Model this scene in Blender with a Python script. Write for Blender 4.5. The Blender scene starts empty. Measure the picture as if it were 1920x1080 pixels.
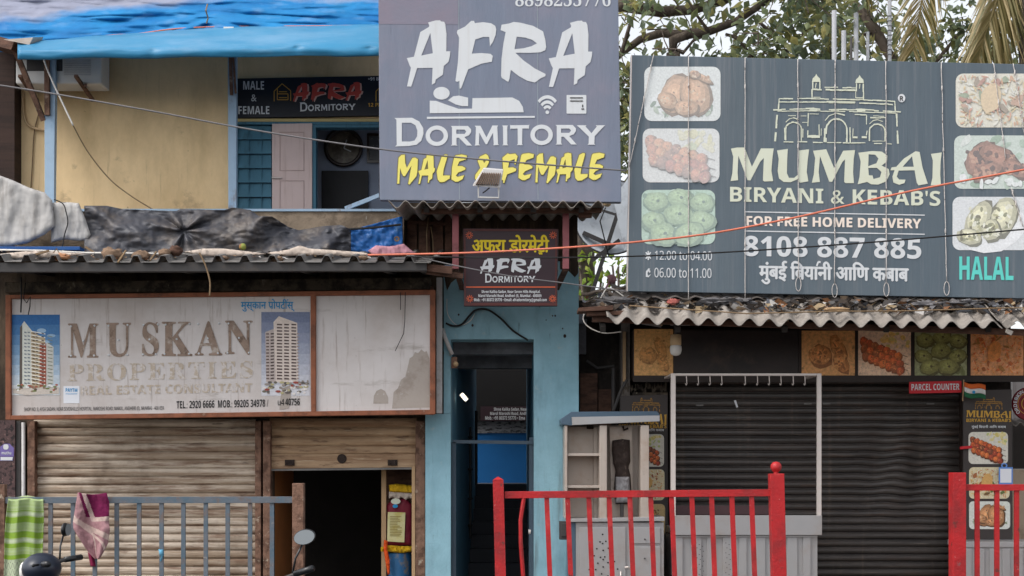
import bpy, bmesh, math, random, os
from mathutils import Vector, noise
from mathutils.geometry import tessellate_polygon
R = math.radians
rnd = random.Random(7)
SC = bpy.context.scene
COL = SC.collection

# ------------------------------------------------------------------ camera, sky, sun, exposure
F, D, ZC, HY, CX = 2520.0, 14.0, 1.6, 870.0, 960.0      # focal length in photo pixels, distance to the facade, eye height, horizon row
cam = bpy.data.objects.new("camera", bpy.data.cameras.new("camera"))
COL.objects.link(cam)
cam.location = (0, -D, ZC)
cam.rotation_euler = (R(90), 0, 0)
cam.data.sensor_width = 36
cam.data.lens = 36 * F / 1920
cam.data.shift_y = (HY - 540) / 1920
cam.data.clip_end = 1000
SC.camera = cam

w = bpy.data.worlds.new("World")
SC.world = w
w.use_nodes = True
wt = w.node_tree
bg = wt.nodes["Background"]
sky = wt.nodes.new("ShaderNodeTexSky")
sky.sky_type = 'NISHITA'
sky.sun_disc = False
SUN_EL, SUN_AZ = R(52), R(238)
sky.sun_elevation = SUN_EL
sky.sun_rotation = SUN_AZ
sky.dust_density = 3
sky.air_density = 1.0
hs = wt.nodes.new("ShaderNodeHueSaturation")
hs.inputs['Saturation'].default_value = 0.22
wt.links.new(sky.outputs[0], hs.inputs['Color'])
wt.links.new(hs.outputs[0], bg.inputs[0])
bg.inputs[1].default_value = 0.15

sd = bpy.data.lights.new("sun", 'SUN')
sd.energy = 0.7
sd.angle = R(22)
sd.color = (1.0, 0.93, 0.84)
sun = bpy.data.objects.new("sun", sd)
COL.objects.link(sun)
sv = Vector((math.sin(SUN_AZ) * math.cos(SUN_EL), math.cos(SUN_AZ) * math.cos(SUN_EL), math.sin(SUN_EL)))
sun.rotation_euler = sv.to_track_quat('Z', 'Y').to_euler()
SC.view_settings.view_transform = 'Standard'
SC.view_settings.look = 'None'
SC.view_settings.gamma = 1
SC.view_settings.exposure = 0.95
SC.render.engine = 'CYCLES'
SC.cycles.use_denoising = True
SC.cycles.max_bounces = 6

# ------------------------------------------------------------------ helpers
def P(px, py, y=0.0):
    """World point seen at photo pixel (px, py) from the camera, on the vertical plane at depth y."""
    s = (y + D) / F
    return Vector(((px - CX) * s, y, ZC + (HY - py) * s))

def lin(c):
    return tuple(((v / 255) / 12.92 if v / 255 <= 0.04045 else ((v / 255 + 0.055) / 1.055) ** 2.4) for v in c)

def N(x, y=0, z=0, oct=4):
    return noise.fractal(Vector((x, y, z)), 1.0, 2.0, oct)

ORIG = {}
class MB:
    """Collects faces in world space; build() links them as ONE mesh object."""
    def __init__(s):
        s.v, s.f, s.c, s.m = [], [], [], []
        s.col = None
        s.mi = 0
        s.layer = 0
    def face(s, pts):
        i = len(s.v)
        s.v += [Vector(p) for p in pts]
        s.f.append(tuple(range(i, i + len(pts))))
        s.c.append(s.col); s.m.append(s.mi)
    def idx(s, vs, fs):
        i = len(s.v)
        s.v += [Vector(p) for p in vs]
        for f in fs:
            s.f.append(tuple(i + k for k in f)); s.c.append(s.col); s.m.append(s.mi)
    def prism(s, pts, ext):
        n = len(pts); e = Vector(ext)
        vs = [Vector(p) for p in pts] + [Vector(p) + e for p in pts]
        fs = [tuple(range(n)), tuple(range(2 * n - 1, n - 1, -1))]
        fs += [(i, i + n, (i + 1) % n + n, (i + 1) % n) for i in range(n)]
        s.idx(vs, fs)
    def wbox(s, a, b):
        x0, y0, z0 = a; x1, y1, z1 = b
        s.prism([(x0, y0, z0), (x1, y0, z0), (x1, y0, z1), (x0, y0, z1)], (0, y1 - y0, 0))
    def pbox(s, x0, y0, x1, y1, y, d):
        """Box whose front face fills the pixel rectangle at depth y; d metres deep, going back."""
        s.prism([P(x0, y1, y), P(x1, y1, y), P(x1, y0, y), P(x0, y0, y)], (0, d, 0))
    def pquad(s, c, y, d):
        s.prism([P(a, b, y) for a, b in c], (0, d, 0))
    def tube(s, pts, r, n=8, r2=None, cap=True):
        pts = [Vector(p) for p in pts]
        m = len(pts)
        rings = []
        up = Vector((0.13, 0.31, 0.94))
        for i, p in enumerate(pts):
            t = (pts[min(i + 1, m - 1)] - pts[max(i - 1, 0)]).normalized()
            if abs(t.dot(up)) > 0.97: up = Vector((0.9, 0.3, 0.1))
            a = t.cross(up).normalized(); b = t.cross(a).normalized()
            rr = r if r2 is None else r + (r2 - r) * i / (m - 1)
            rings.append([p + (a * math.cos(2 * math.pi * k / n) + b * math.sin(2 * math.pi * k / n)) * rr for k in range(n)])
        vs = [q for g in rings for q in g]
        fs = []
        for i in range(m - 1):
            for k in range(n):
                fs.append((i * n + k, i * n + (k + 1) % n, (i + 1) * n + (k + 1) % n, (i + 1) * n + k))
        if cap:
            fs.append(tuple(range(n - 1, -1, -1))); fs.append(tuple((m - 1) * n + k for k in range(n)))
        s.idx(vs, fs)
    def bar(s, p, q, wx, wy):
        """Rectangular bar from p to q, wx wide across the picture and wy deep."""
        p, q = Vector(p), Vector(q)
        t = (q - p).normalized()
        ref = Vector((0, 1, 0)) if abs(t.y) < 0.9 else Vector((0, 0, 1))
        a = t.cross(ref).normalized() * wx / 2
        b = t.cross(a).normalized() * wy / 2
        s.prism([p - a - b, p + a - b, p + a + b, p - a + b], q - p)
    def revolve(s, prof, c, axis='Z', n=20, cap=True):
        c = Vector(c); m = len(prof); vs = []
        for r, h in prof:
            for k in range(n):
                a = 2 * math.pi * k / n
                u, v = r * math.cos(a), r * math.sin(a)
                vs.append(c + (Vector((u, v, h)) if axis == 'Z' else Vector((u, h, v)) if axis == 'Y' else Vector((h, u, v))))
        fs = []
        for i in range(m - 1):
            for k in range(n):
                fs.append((i * n + k, i * n + (k + 1) % n, (i + 1) * n + (k + 1) % n, (i + 1) * n + k))
        if cap: fs.append(tuple(range(n))); fs.append(tuple((m - 1) * n + k for k in range(n)))
        else: fs += [((m - 1) * n + k, (m - 1) * n + (k + 1) % n, (k + 1) % n, k) for k in range(n)]
        s.idx(vs, fs)
    def ball(s, c, rx, ry=None, rz=None, nu=16, nv=10, nz=0.0, f=3.0):
        ry = ry or rx; rz = rz or rx; c = Vector(c)
        vs = []
        for j in range(nv + 1):
            th = math.pi * j / nv
            for k in range(nu):
                a = 2 * math.pi * k / nu
                d = Vector((math.sin(th) * math.cos(a), math.sin(th) * math.sin(a), math.cos(th)))
                g = 1 + nz * N(d.x * f + c.x * 9, d.y * f + c.z * 7, d.z * f)
                vs.append(c + Vector((d.x * rx, d.y * ry, d.z * rz)) * g)
        fs = []
        for j in range(nv):
            for k in range(nu):
                fs.append((j * nu + k, (j + 1) * nu + k, (j + 1) * nu + (k + 1) % nu, j * nu + (k + 1) % nu))
        s.idx(vs, fs)
    def grid(s, fn, nu, nv, colfn=None, thick=0.0):
        vs = [fn(i / nu, j / nv) for j in range(nv + 1) for i in range(nu + 1)]
        base = len(s.v)
        s.v += [Vector(p) for p in vs]
        for j in range(nv):
            for i in range(nu):
                a = base + j * (nu + 1) + i
                s.f.append((a, a + 1, a + nu + 2, a + nu + 1))
                s.c.append(colfn((i + .5) / nu, (j + .5) / nv) if colfn else s.col); s.m.append(s.mi)
        if thick:
            s.solid = thick
    # flat printing on a sign: rings given in photo pixels
    def flat(s, rings, y, off=0.004):
        s.layer = (s.layer + 1) % 24
        yy = y - off - s.layer * 0.00012
        pts = [[P(a, b, yy) for a, b in r] for r in rings]
        if len(rings) == 1 and len(rings[0]) <= 4:
            s.face(pts[0]); return
        flatv = [p for r in pts for p in r]
        tri = tessellate_polygon([[Vector((p.x, p.z, 0)) for p in r] for r in pts])
        s.idx(flatv, [tuple(t) for t in tri])
    def rect(s, x0, y0, x1, y1, y, off=0.004, slope=0.0):
        k = slope * (x1 - x0)
        s.flat([[(x0, y0), (x1, y0 + k), (x1, y1 + k), (x0, y1)]], y, off)
    def stroke(s, pts, wd, y, off=0.004):
        for (x0, y0), (x1, y1) in zip(pts, pts[1:]):
            l = math.hypot(x1 - x0, y1 - y0) or 1
            nx, ny = -(y1 - y0) / l * wd / 2, (x1 - x0) / l * wd / 2
            s.flat([[(x0 + nx, y0 + ny), (x1 + nx, y1 + ny), (x1 - nx, y1 - ny), (x0 - nx, y0 - ny)]], y, off)
    def build(s, name, mats, parent=None, smooth=False, bevel=0.0, origin=None, recalc=True):
        o0 = ORIG[parent.name] if parent else Vector(origin) if origin is not None else Vector((0, 0, 0))
        me = bpy.data.meshes.new(name)
        me.from_pydata([v - o0 for v in s.v], [], s.f)
        if any(c is not None for c in s.c):
            at = me.color_attributes.new("col", 'FLOAT_COLOR', 'CORNER')
            k = 0; buf = []
            for f, c in zip(s.f, s.c):
                cc = tuple(c or (1, 1, 1)) + (1.0,)
                buf += cc * len(f)
            at.data.foreach_set("color", buf)
        for m in (mats if isinstance(mats, list) else [mats]): me.materials.append(m)
        me.polygons.foreach_set("material_index", s.m)
        if recalc or bevel:
            bm = bmesh.new(); bm.from_mesh(me)
            if getattr(s, 'weld', False):
                bmesh.ops.remove_doubles(bm, verts=bm.verts, dist=1e-5)
                bmesh.ops.delete(bm, geom=[v for v in bm.verts if not v.link_faces], context='VERTS')
            bmesh.ops.recalc_face_normals(bm, faces=bm.faces)
            if bevel:
                ed = [e for e in bm.edges if len(e.link_faces) == 2 and e.calc_face_angle(0) > 0.6 and e.calc_length() > bevel * 2.2]
                bmesh.ops.bevel(bm, geom=ed, offset=bevel, segments=2, affect='EDGES', profile=0.6, clamp_overlap=True)
            bm.to_mesh(me); bm.free()
        if smooth: me.polygons.foreach_set("use_smooth", [True] * len(me.polygons))
        o = bpy.data.objects.new(name, me)
        COL.objects.link(o)
        if getattr(s, 'solid', 0):
            md = o.modifiers.new("solidify", 'SOLIDIFY'); md.thickness = s.solid; md.offset = 0
        if parent: o.parent = parent
        else: o.location = o0
        ORIG[o.name] = o0
        return o
    def base(s):
        xs = [v.x for v in s.v]; ys = [v.y for v in s.v]; zs = [v.z for v in s.v]
        return Vector(((min(xs) + max(xs)) / 2, (min(ys) + max(ys)) / 2, min(zs)))

def tag(o, label, cat, group=None, kind=None):
    if label: o['label'] = label
    if cat: o['category'] = cat
    if group: o['group'] = group
    if kind: o['kind'] = kind
    return o
def thing(name, label, cat, loc, group=None):
    o = bpy.data.objects.new(name, None); COL.objects.link(o)
    o.location = loc; o.empty_display_size = 0.1
    ORIG[o.name] = Vector(loc)
    return tag(o, label, cat, group)
def solo(mb, name, mats, label, cat, group=None, **kw):
    return tag(mb.build(name, mats, origin=mb.base(), **kw), label, cat, group)
def struct(mb, name, mats, **kw):
    return tag(mb.build(name, mats, **kw), None, None, kind='structure')
def copy_thing(root, loc, label, group=None):
    r = root.copy(); COL.objects.link(r); r.location = loc; r['label'] = label
    ORIG[r.name] = Vector(loc)
    if group: r['group'] = group
    for ch in list(root.children):
        c = ch.copy(); COL.objects.link(c); c.parent = r
        for g in list(ch.children):
            d = g.copy(); COL.objects.link(d); d.parent = c
    return r

# ------------------------------------------------------------------ materials
MATS = {}
def _noise(nt, scale, detail=6, rough=0.62, sv=(1, 1, 1)):
    g = nt.nodes.new("ShaderNodeNewGeometry")
    mp = nt.nodes.new("ShaderNodeMapping"); mp.inputs['Scale'].default_value = sv
    nt.links.new(g.outputs['Position'], mp.inputs['Vector'])
    n = nt.nodes.new("ShaderNodeTexNoise")
    n.inputs['Scale'].default_value = scale; n.inputs['Detail'].default_value = detail; n.inputs['Roughness'].default_value = rough
    nt.links.new(mp.outputs[0], n.inputs['Vector'])
    return n.outputs['Fac']
def _mix(nt, fac, a, b, mode='MIX'):
    m = nt.nodes.new("ShaderNodeMix"); m.data_type = 'RGBA'; m.blend_type = mode
    for sock, val in ((0, fac), (6, a), (7, b)):
        if hasattr(val, 'is_linked') or isinstance(val, bpy.types.NodeSocket): nt.links.new(val, m.inputs[sock])
        elif sock == 0: m.inputs[0].default_value = val
        else: m.inputs[sock].default_value = tuple(val) + (1.0,)
    return m.outputs[2]
def _ramp(nt, fac, lo, hi):
    m = nt.nodes.new("ShaderNodeMapRange"); m.interpolation_type = 'SMOOTHSTEP'
    m.inputs['From Min'].default_value = lo; m.inputs['From Max'].default_value = hi
    nt.links.new(fac, m.inputs['Value'])
    return m.outputs['Result']
def mat(name, rgb, rough=0.75, metal=0.0, var=0.14, vs=3.0, bump=0.12, bs=25.0, dirt=(), spec=0.3, trans=0.0, emit=0.0, attr=False, coat=0.0, bsv=(1, 1, 1)):
    """dirt: list of (rgb, coverage 0..1, strength, scale, stretch xyz, softness)"""
    if name in MATS: return MATS[name]
    m = bpy.data.materials.new(name); m.use_nodes = True
    nt = m.node_tree; b = nt.nodes['Principled BSDF']
    if attr:
        a = nt.nodes.new("ShaderNodeVertexColor"); a.layer_name = "col"; base = a.outputs[0]
    else:
        rg = nt.nodes.new("ShaderNodeRGB"); rg.outputs[0].default_value = lin(rgb) + (1,); base = rg.outputs[0]
    if var:
        n = _noise(nt, vs)
        f = nt.nodes.new("ShaderNodeMapRange"); f.inputs['From Min'].default_value = 0.25; f.inputs['From Max'].default_value = 0.75
        f.inputs['To Min'].default_value = 1 - var; f.inputs['To Max'].default_value = 1 + var
        nt.links.new(n, f.inputs['Value'])
        vm = nt.nodes.new("ShaderNodeVectorMath"); vm.operation = 'SCALE'
        nt.links.new(base, vm.inputs[0]); nt.links.new(f.outputs[0], vm.inputs['Scale'])
        base = vm.outputs[0]
    for (dc, cov, st, sc, sv_, soft) in dirt:
        n = _noise(nt, sc, 8, 0.66, sv_)
        thr = 0.5 + (0.5 - cov) * 0.45
        fac = _ramp(nt, n, thr - soft, thr + soft)
        ml = nt.nodes.new("ShaderNodeMath"); ml.operation = 'MULTIPLY'; ml.inputs[1].default_value = st
        nt.links.new(fac, ml.inputs[0])
        base = _mix(nt, ml.outputs[0], base, lin(dc))
    nt.links.new(base, b.inputs['Base Color'])
    b.inputs['Roughness'].default_value = rough
    b.inputs['Metallic'].default_value = metal
    b.inputs['Specular IOR Level'].default_value = spec
    if coat: b.inputs['Coat Weight'].default_value = coat; b.inputs['Coat Roughness'].default_value = 0.15
    if emit:
        nt.links.new(base, b.inputs['Emission Color']); b.inputs['Emission Strength'].default_value = emit
    if rough < 0.99 and bump:
        n = _noise(nt, bs, 5, 0.6, bsv)
        bp = nt.nodes.new("ShaderNodeBump"); bp.inputs['Strength'].default_value = bump; bp.inputs['Distance'].default_value = 0.02
        nt.links.new(n, bp.inputs['Height']); nt.links.new(bp.outputs[0], b.inputs['Normal'])
    if trans:
        tr = nt.nodes.new("ShaderNodeBsdfTranslucent"); nt.links.new(base, tr.inputs['Color'])
        ms = nt.nodes.new("ShaderNodeMixShader"); ms.inputs[0].default_value = trans
        nt.links.new(b.outputs[0], ms.inputs[1]); nt.links.new(tr.outputs[0], ms.inputs[2])
        nt.links.new(ms.outputs[0], nt.nodes['Material Output'].inputs['Surface'])
    MATS[name] = m
    return m
V = (1, 1, 1)
STREAK = (5, 5, 0.35)          # vertical runs
HSTREAK = (0.35, 1, 7)         # along a slat
paint = lambda name, rgb, **k: mat(name, rgb, **{**dict(rough=0.55, var=0.06, bump=0.03), **k})
M_ROAD = mat("asphalt", (62, 61, 60), 0.9, bs=60, bump=0.4)
M_PAVE = mat("pavement_concrete", (128, 122, 114), 0.9, dirt=[((70, 64, 58), .4, .6, 2, V, .15)])
M_BLUEWALL = mat("blue_limewash", (142, 182, 196), 0.85, var=.12, bump=.5, bs=9, dirt=[((96, 122, 134), .3, .7, 1.1, (2, 2, .5), .12), ((158, 154, 144), .13, .85, 3.5, V, .02), ((70, 74, 76), .07, .7, 5, (3, 3, .5), .03), ((70, 92, 104), .16, .6, 3, STREAK, .06), ((112, 152, 166), .4, .5, 2.2, V, .15), ((60, 72, 78), .1, .7, 7, (3, 3, .6), .06), ((165, 180, 182), .16, .5, 9, V, .06), ((84, 78, 70), .13, .6, 1.3, STREAK, .1)])
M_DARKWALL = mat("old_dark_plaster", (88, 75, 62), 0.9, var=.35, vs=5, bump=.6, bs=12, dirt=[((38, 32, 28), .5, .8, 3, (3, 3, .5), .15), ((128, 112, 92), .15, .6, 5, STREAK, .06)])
M_YELLOW = mat("yellow_wall_paint", (240, 210, 164), 0.85, var=.07, vs=1.5, bump=.08, dirt=[((168, 140, 96), .42, .6, 1.4, (1, 1, .5), .2), ((150, 126, 96), .14, .45, 4, STREAK, .08), ((150, 128, 100), .2, .5, 2.2, V, .05), ((90, 74, 58), .045, .7, 12, V, .02)])
M_CREAM = mat("cream_lintel", (186, 170, 120), 0.8)
M_TEAL = mat("teal_boards", (66, 110, 130), 0.65, var=.12, dirt=[((40, 66, 80), .3, .5, 4, STREAK, .1)])
M_BLUEPOST = mat("pale_blue_post", (158, 182, 204), 0.6, dirt=[((118, 92, 78), .22, .7, 4, (1, 1, .4), .05), ((100, 130, 160), .3, .5, 3, V, .1)])
M_RUSTPOST = mat("rusted_steel", (126, 96, 80), 0.8, var=.3, vs=8, bump=.4, bs=40, dirt=[((70, 48, 38), .45, .8, 9, V, .1), ((176, 160, 142), .22, .8, 14, V, .05)])
M_CONC = mat("bare_concrete", (150, 134, 116), 0.92, var=.2, bump=.5, bs=40, dirt=[((96, 84, 72), .45, .7, 5, V, .1), ((196, 196, 190), .12, .9, 10, (3, 3, .5), .04)])
M_LEDGE = mat("grimy_ledge", (92, 82, 70), 0.95, var=.3, bump=.6, bs=30, dirt=[((40, 36, 33), .5, .9, 6, V, .1), ((150, 140, 120), .2, .7, 9, (1, 1, .5), .05)])
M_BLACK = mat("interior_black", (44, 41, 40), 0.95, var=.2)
M_SOFFIT = mat("dark_soffit", (52, 49, 47), 0.95, var=.25)  # one dark tone for roof undersides and rafters
M_FRAME = mat("brown_sign_frame", (142, 88, 64), 0.7, var=.2, vs=8, dirt=[((84, 54, 42), .35, .7, 6, V, .12), ((176, 150, 130), .12, .7, 12, V, .05)])
M_WHITESIGN = mat("weathered_white_sign", (206, 200, 198), 0.6, var=.05, bump=.04, dirt=[((172, 158, 148), .36, .55, 1.7, V, .2), ((140, 122, 110), .2, .55, 4, STREAK, .08), ((150, 140, 132), .16, .6, 2.4, (.5, 1, 2), .06), ((110, 100, 92), .07, .65, 14, V, .03)])
M_AFRA = mat("grey_blue_vinyl", (120, 125, 141), 0.5, var=.08, vs=1.2, bump=.55, bs=1.8, dirt=[((108, 122, 142), .4, .6, 1.1, (1.5, 1, .3), .2), ((140, 132, 146), .25, .5, 1.6, V, .15), ((86, 90, 104), .12, .5, 4, STREAK, .1)], bsv=(2.2, 1, .4))
M_MUMBAI = mat("slate_vinyl", (92, 103, 111), 0.5, var=.08, vs=1.2, bump=.5, bs=2.2, dirt=[((80, 94, 106), .4, .6, 1.3, (2, 1, .3), .2), ((116, 120, 126), .26, .6, 5, (4, 1, .12), .1), ((136, 138, 142), .06, .6, 7, (3, 1, .4), .02), ((70, 74, 80), .1, .5, 9, (4, 1, .2), .08)], bsv=(3, 1, .3))  # darker vertical streaks partly stand in for folds and tie-wire shadows
M_INK_W = mat("white_print", (208, 211, 214), 0.55, var=.03, bump=0, dirt=[((196, 196, 196), .25, .5, 4, STREAK, .15)])
M_INK_CREAM = mat("cream_print", (208, 212, 194), 0.55, var=.03, bump=0, dirt=[((205, 205, 180), .3, .5, 5, V, .15)])
M_INK_PEACH = mat("peach_print", (232, 218, 206), 0.55, var=.03, bump=0)
M_INK_Y = mat("yellow_print", (228, 216, 112), 0.55, var=.05, bump=0)
M_INK_OL = mat("olive_outline_print", (120, 112, 70), 0.55, var=.05, bump=0)
M_INK_TEAL = mat("teal_print", (98, 204, 194), 0.55, var=.03, bump=0)
M_INK_BLUE = mat("blue_print", (34, 140, 196), 0.55, var=.03, bump=0)
M_INK_DARK = mat("black_print", (34, 33, 34), 0.6, var=.1, bump=0)
M_INK_RED = mat("red_print", (186, 74, 64), 0.55, var=.08, bump=0)
M_INK_ORANGE = mat("orange_print", (196, 92, 60), 0.55, var=.05, bump=0)
M_INK_GOLD = mat("gold_print", (196, 152, 62), 0.5, var=.05, bump=0)
M_INK_BRYEL = mat("bright_yellow_print", (222, 196, 36), 0.55, var=.04, bump=0)
M_GHOST = mat("letter_ghost_stain", (146, 126, 112), 0.75, var=.2, vs=12, dirt=[((92, 74, 62), .3, .8, 14, V, .1), ((190, 180, 170), .25, .8, 9, V, .08)])
M_GHOST2 = mat("faded_letter_residue", (184, 170, 154), 0.75, var=.1, vs=20, dirt=[((170, 140, 90), .2, .7, 30, V, .06), ((140, 128, 118), .16, .8, 25, V, .05), ((206, 199, 195), .42, 1.0, 22, V, .06)])
M_PRINT = mat("photo_print", (255, 255, 255), 0.5, var=.16, vs=50, bump=0, attr=True)
M_PRINT2 = mat("backlit_photo_print", (255, 255, 255), 0.35, var=.36, vs=30, bump=0, attr=True, dirt=[((70, 44, 26), .2, .6, 24, V, .08)])
M_CLOTHPRINT = mat("woven_cloth", (255, 255, 255), 0.95, var=.15, vs=60, bump=.2, bs=180, attr=True, trans=.12)
M_UPBOARD = mat("black_signboard", (30, 32, 40), 0.4, var=.1)
M_MAROON = mat("dark_maroon_vinyl", (56, 40, 46), 0.45, var=.08, bump=.02)
M_MAROONEDGE = mat("maroon_border", (82, 42, 40), 0.5, var=.1)
M_REDPAINT = mat("red_gloss_paint", (172, 30, 34), 0.5, var=.14, vs=6, bump=.25, bs=40, spec=.4, dirt=[((112, 34, 36), .38, .65, 4, V, .14), ((78, 48, 42), .2, .85, 7, V, .035), ((206, 92, 88), .14, .5, 3, V, .1), ((120, 84, 84), .1, .75, 16, (1, 1, .5), .05), ((214, 150, 142), .1, .7, 22, V, .03)])
M_PINKPAINT = mat("maroon_post_paint", (142, 84, 88), 0.6, var=.15, vs=10, dirt=[((200, 190, 186), .14, .9, 12, (1, 1, .4), .04), ((92, 56, 56), .3, .6, 6, V, .1)])
M_GREYRAIL = mat("grey_blue_rail_paint", (98, 104, 112), 0.55, var=.15, vs=8, bump=.2, bs=50, dirt=[((66, 92, 108), .4, .7, 4, V, .1), ((112, 92, 80), .3, .7, 9, V, .08), ((160, 150, 142), .1, .7, 20, V, .04)])
M_SHUTTER = mat("rusty_cream_shutter", (196, 182, 166), 0.6, var=.16, vs=4, bump=.1, bs=30, dirt=[((140, 118, 96), .5, .8, 2.2, HSTREAK, .12), ((92, 72, 56), .25, .6, 1.3, V, .12), ((104, 74, 54), .32, .8, 3, (.5, 1, 5), .1), ((134, 82, 54), .12, .7, 5, (.6, 1, 7), .05), ((66, 50, 40), .16, .7, 9, (.5, 1, 3), .07), ((212, 200, 184), .16, .7, 6, (.4, 1, 8), .06)])
M_SHUTTER2 = mat("soiled_brown_shutter", (174, 146, 116), 0.6, var=.15, vs=4, bump=.12, bs=30, dirt=[((128, 96, 70), .45, .75, 2.5, HSTREAK, .14), ((84, 58, 42), .28, .8, 5, (.6, 1, 3), .08), ((206, 186, 158), .2, .7, 7, (.4, 1, 8), .06)])
M_DARKSHUTTER = mat("black_brown_shutter", (66, 60, 57), 0.42, var=.2, vs=3, bump=.15, bs=14, spec=.5, dirt=[((38, 34, 33), .45, .8, 2.5, HSTREAK, .15), ((116, 104, 94), .18, .6, 5, (.4, 1, 9), .05), ((96, 84, 74), .18, .6, 1.6, STREAK, .08), ((76, 58, 48), .25, .5, 4, (.5, 1, 3), .1)])
M_GRANITE = mat("maroon_granite", (84, 64, 64), 0.35, var=.4, vs=40, bump=0, dirt=[((28, 24, 26), .42, .9, 22, V, .05), ((150, 118, 112), .2, .8, 28, V, .04)])
M_WOODPOST = mat("pale_wood", (172, 142, 108), 0.7, var=.15, vs=6, bump=.2, bs=30, bsv=(4, 4, .4))
M_OCHRE = mat("ochre_inner_wall", (168, 108, 62), 0.8, var=.15)
M_WOODDARK = mat("old_timber", (96, 70, 58), 0.85, var=.25, vs=6, bump=.4, bs=20, bsv=(1, 4, 4), dirt=[((54, 40, 34), .4, .7, 6, (1, 3, 3), .12)])
M_DARKWOOD = mat("dark_brown_boarding", (58, 42, 36), 0.8, var=.25, vs=3, dirt=[((34, 26, 24), .4, .6, 3, (.4, 1, 8), .1), ((96, 70, 54), .14, .6, 4, (.4, 1, 9), .05)])
M_ASB = mat("weathered_cement_sheet", (146, 139, 132), 0.9, var=.12, vs=4, bump=.4, bs=30, dirt=[((96, 90, 86), .35, .6, 4, V, .12), ((186, 180, 172), .2, .6, 7, V, .08)])
M_ASBUNDER = mat("dark_cement_sheet", (86, 80, 76), 0.95, var=.2, bump=.3)  # darker version of the cement sheet, for the upper roof sheet
M_TIN = mat("grey_tin_sheet", (120, 118, 116), 0.6, var=.15, dirt=[((86, 82, 80), .4, .6, 4, V, .12), ((130, 96, 74), .15, .6, 8, V, .06)])
M_ANGLE = mat("dark_steel_angle", (64, 62, 62), 0.6, var=.15, dirt=[((84, 74, 66), .25, .5, 8, V, .1)])
M_STEEL = mat("stainless_steel", (170, 169, 170), 0.36, metal=.45, var=.06, bump=.05, bs=8, bsv=(8, 8, .6), dirt=[((150, 134, 120), .3, .5, 3, V, .15)])
M_STEELWARM = mat("heat_stained_steel", (186, 174, 164), 0.42, metal=.45, var=.08, bump=.04, dirt=[((110, 84, 66), .14, .7, 2.2, (2, 2, .6), .08), ((150, 118, 92), .3, .55, 3, V, .15), ((92, 72, 60), .1, .6, 5, V, .1)])
M_STEELBLUE = mat("blue_grey_edge_steel", (80, 98, 114), 0.4, metal=.4)
M_CHAR = mat("charred_burner", (54, 44, 40), 0.85, var=.3, vs=20, bump=.6, bs=50, dirt=[((110, 96, 88), .2, .6, 16, (2, 2, .4), .06)])
M_DIM = mat("dim_glass_rod", (120, 118, 120), 0.3, var=.2)
M_ALU = mat("pale_aluminium", (206, 196, 190), 0.4, metal=.3, var=.06)
M_WHITEPL = mat("white_plastic", (214, 212, 208), 0.45, var=.04)
M_GREYPL = mat("grey_lamp_housing", (188, 186, 186), 0.45, var=.06, dirt=[((140, 130, 122), .3, .5, 10, V, .1)])
M_FINS = mat("dusty_brown_fins", (120, 98, 82), 0.7)
M_BLACKPL = mat("black_plastic", (24, 25, 28), 0.35, var=.05, bump=0, spec=.5)
M_CABLE = mat("black_cable", (34, 33, 34), 0.6, bump=0)
M_CABLEGREY = mat("grey_cable", (112, 110, 112), 0.5, bump=0)
M_CABLEORANGE = mat("orange_cable", (206, 116, 92), 0.55, bump=0)
M_CABLEWHITE = mat("white_cable", (214, 210, 204), 0.5, bump=0)
M_CABLEYEL = mat("dusty_wire", (126, 104, 78), 0.6, bump=0)
M_WIRE = mat("pale_tie_wire", (196, 190, 186), 0.5, var=.4, vs=30, bump=0, dirt=[((84, 74, 70), .28, .9, 30, V, .03)])
M_LBLUE = mat("pale_blue_vinyl_awning", (62, 146, 190), 0.36, var=.05, vs=2, bump=.06, bs=5, dirt=[((140, 180, 210), .3, .5, 2, (.6, 1, 2), .15)], trans=.25)
M_TARP = mat("blue_tarpaulin", (255, 255, 255), 0.7, var=.14, vs=7, bump=.25, bs=16, attr=True, spec=.2)
M_BLUETARP = mat("bright_blue_sheet", (42, 104, 176), 0.45, var=.15, vs=6, bump=.2, bs=10, dirt=[((120, 160, 200), .22, .7, 7, V, .06), ((30, 70, 130), .3, .6, 4, V, .1)])
M_BLKTARP = mat("dusty_black_tarpaulin", (70, 71, 78), 0.55, var=.15, vs=4, bump=.12, bs=14, spec=.45, dirt=[((128, 116, 104), .34, .7, 3, V, .15), ((50, 52, 58), .3, .6, 4, V, .12)])
M_SACK = mat("pale_grey_sheet", (178, 176, 174), 0.85, var=.1, vs=4, bump=.3, bs=16, dirt=[((136, 130, 124), .35, .6, 4, (3, 3, .6), .12), ((96, 88, 82), .1, .6, 6, (3, 3, .5), .07)])
M_LEAFLIT = mat("dry_litter", (255, 255, 255), 0.9, var=.2, vs=20, bump=.2, attr=True)
M_PINK = mat("dusty_pink_cloth", (176, 128, 140), 0.9, var=.2, vs=9, bump=.3)
M_WHITECLOTH = mat("dusty_white_sheet", (190, 176, 164), 0.9, var=.15, vs=8, bump=.3)
M_STONE = mat("brown_rubble", (128, 106, 88), 0.95, var=.25, vs=12, bump=.5)
M_COCO = mat("green_brown_coconut", (138, 148, 72), 0.6, var=.1, dirt=[((142, 92, 60), .45, .9, 8, V, .06)])
M_BARK = mat("grey_brown_bark", (98, 88, 80), 0.95, var=.25, vs=8, bump=.7, bs=25, dirt=[((58, 50, 46), .4, .7, 8, (1, 1, .5), .1), ((140, 132, 118), .2, .5, 9, V, .08)])
M_DISH = mat("satellite_dish_grey", (200, 206, 212), 0.6, var=.06, dirt=[((112, 116, 120), .3, .5, 5, V, .1)])
M_DISHMESH = mat("pole_grey", (150, 152, 156), 0.6)
M_CLOCK = mat("brown_clock_rim", (48, 38, 34), 0.3, spec=.6, bump=0)
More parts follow.
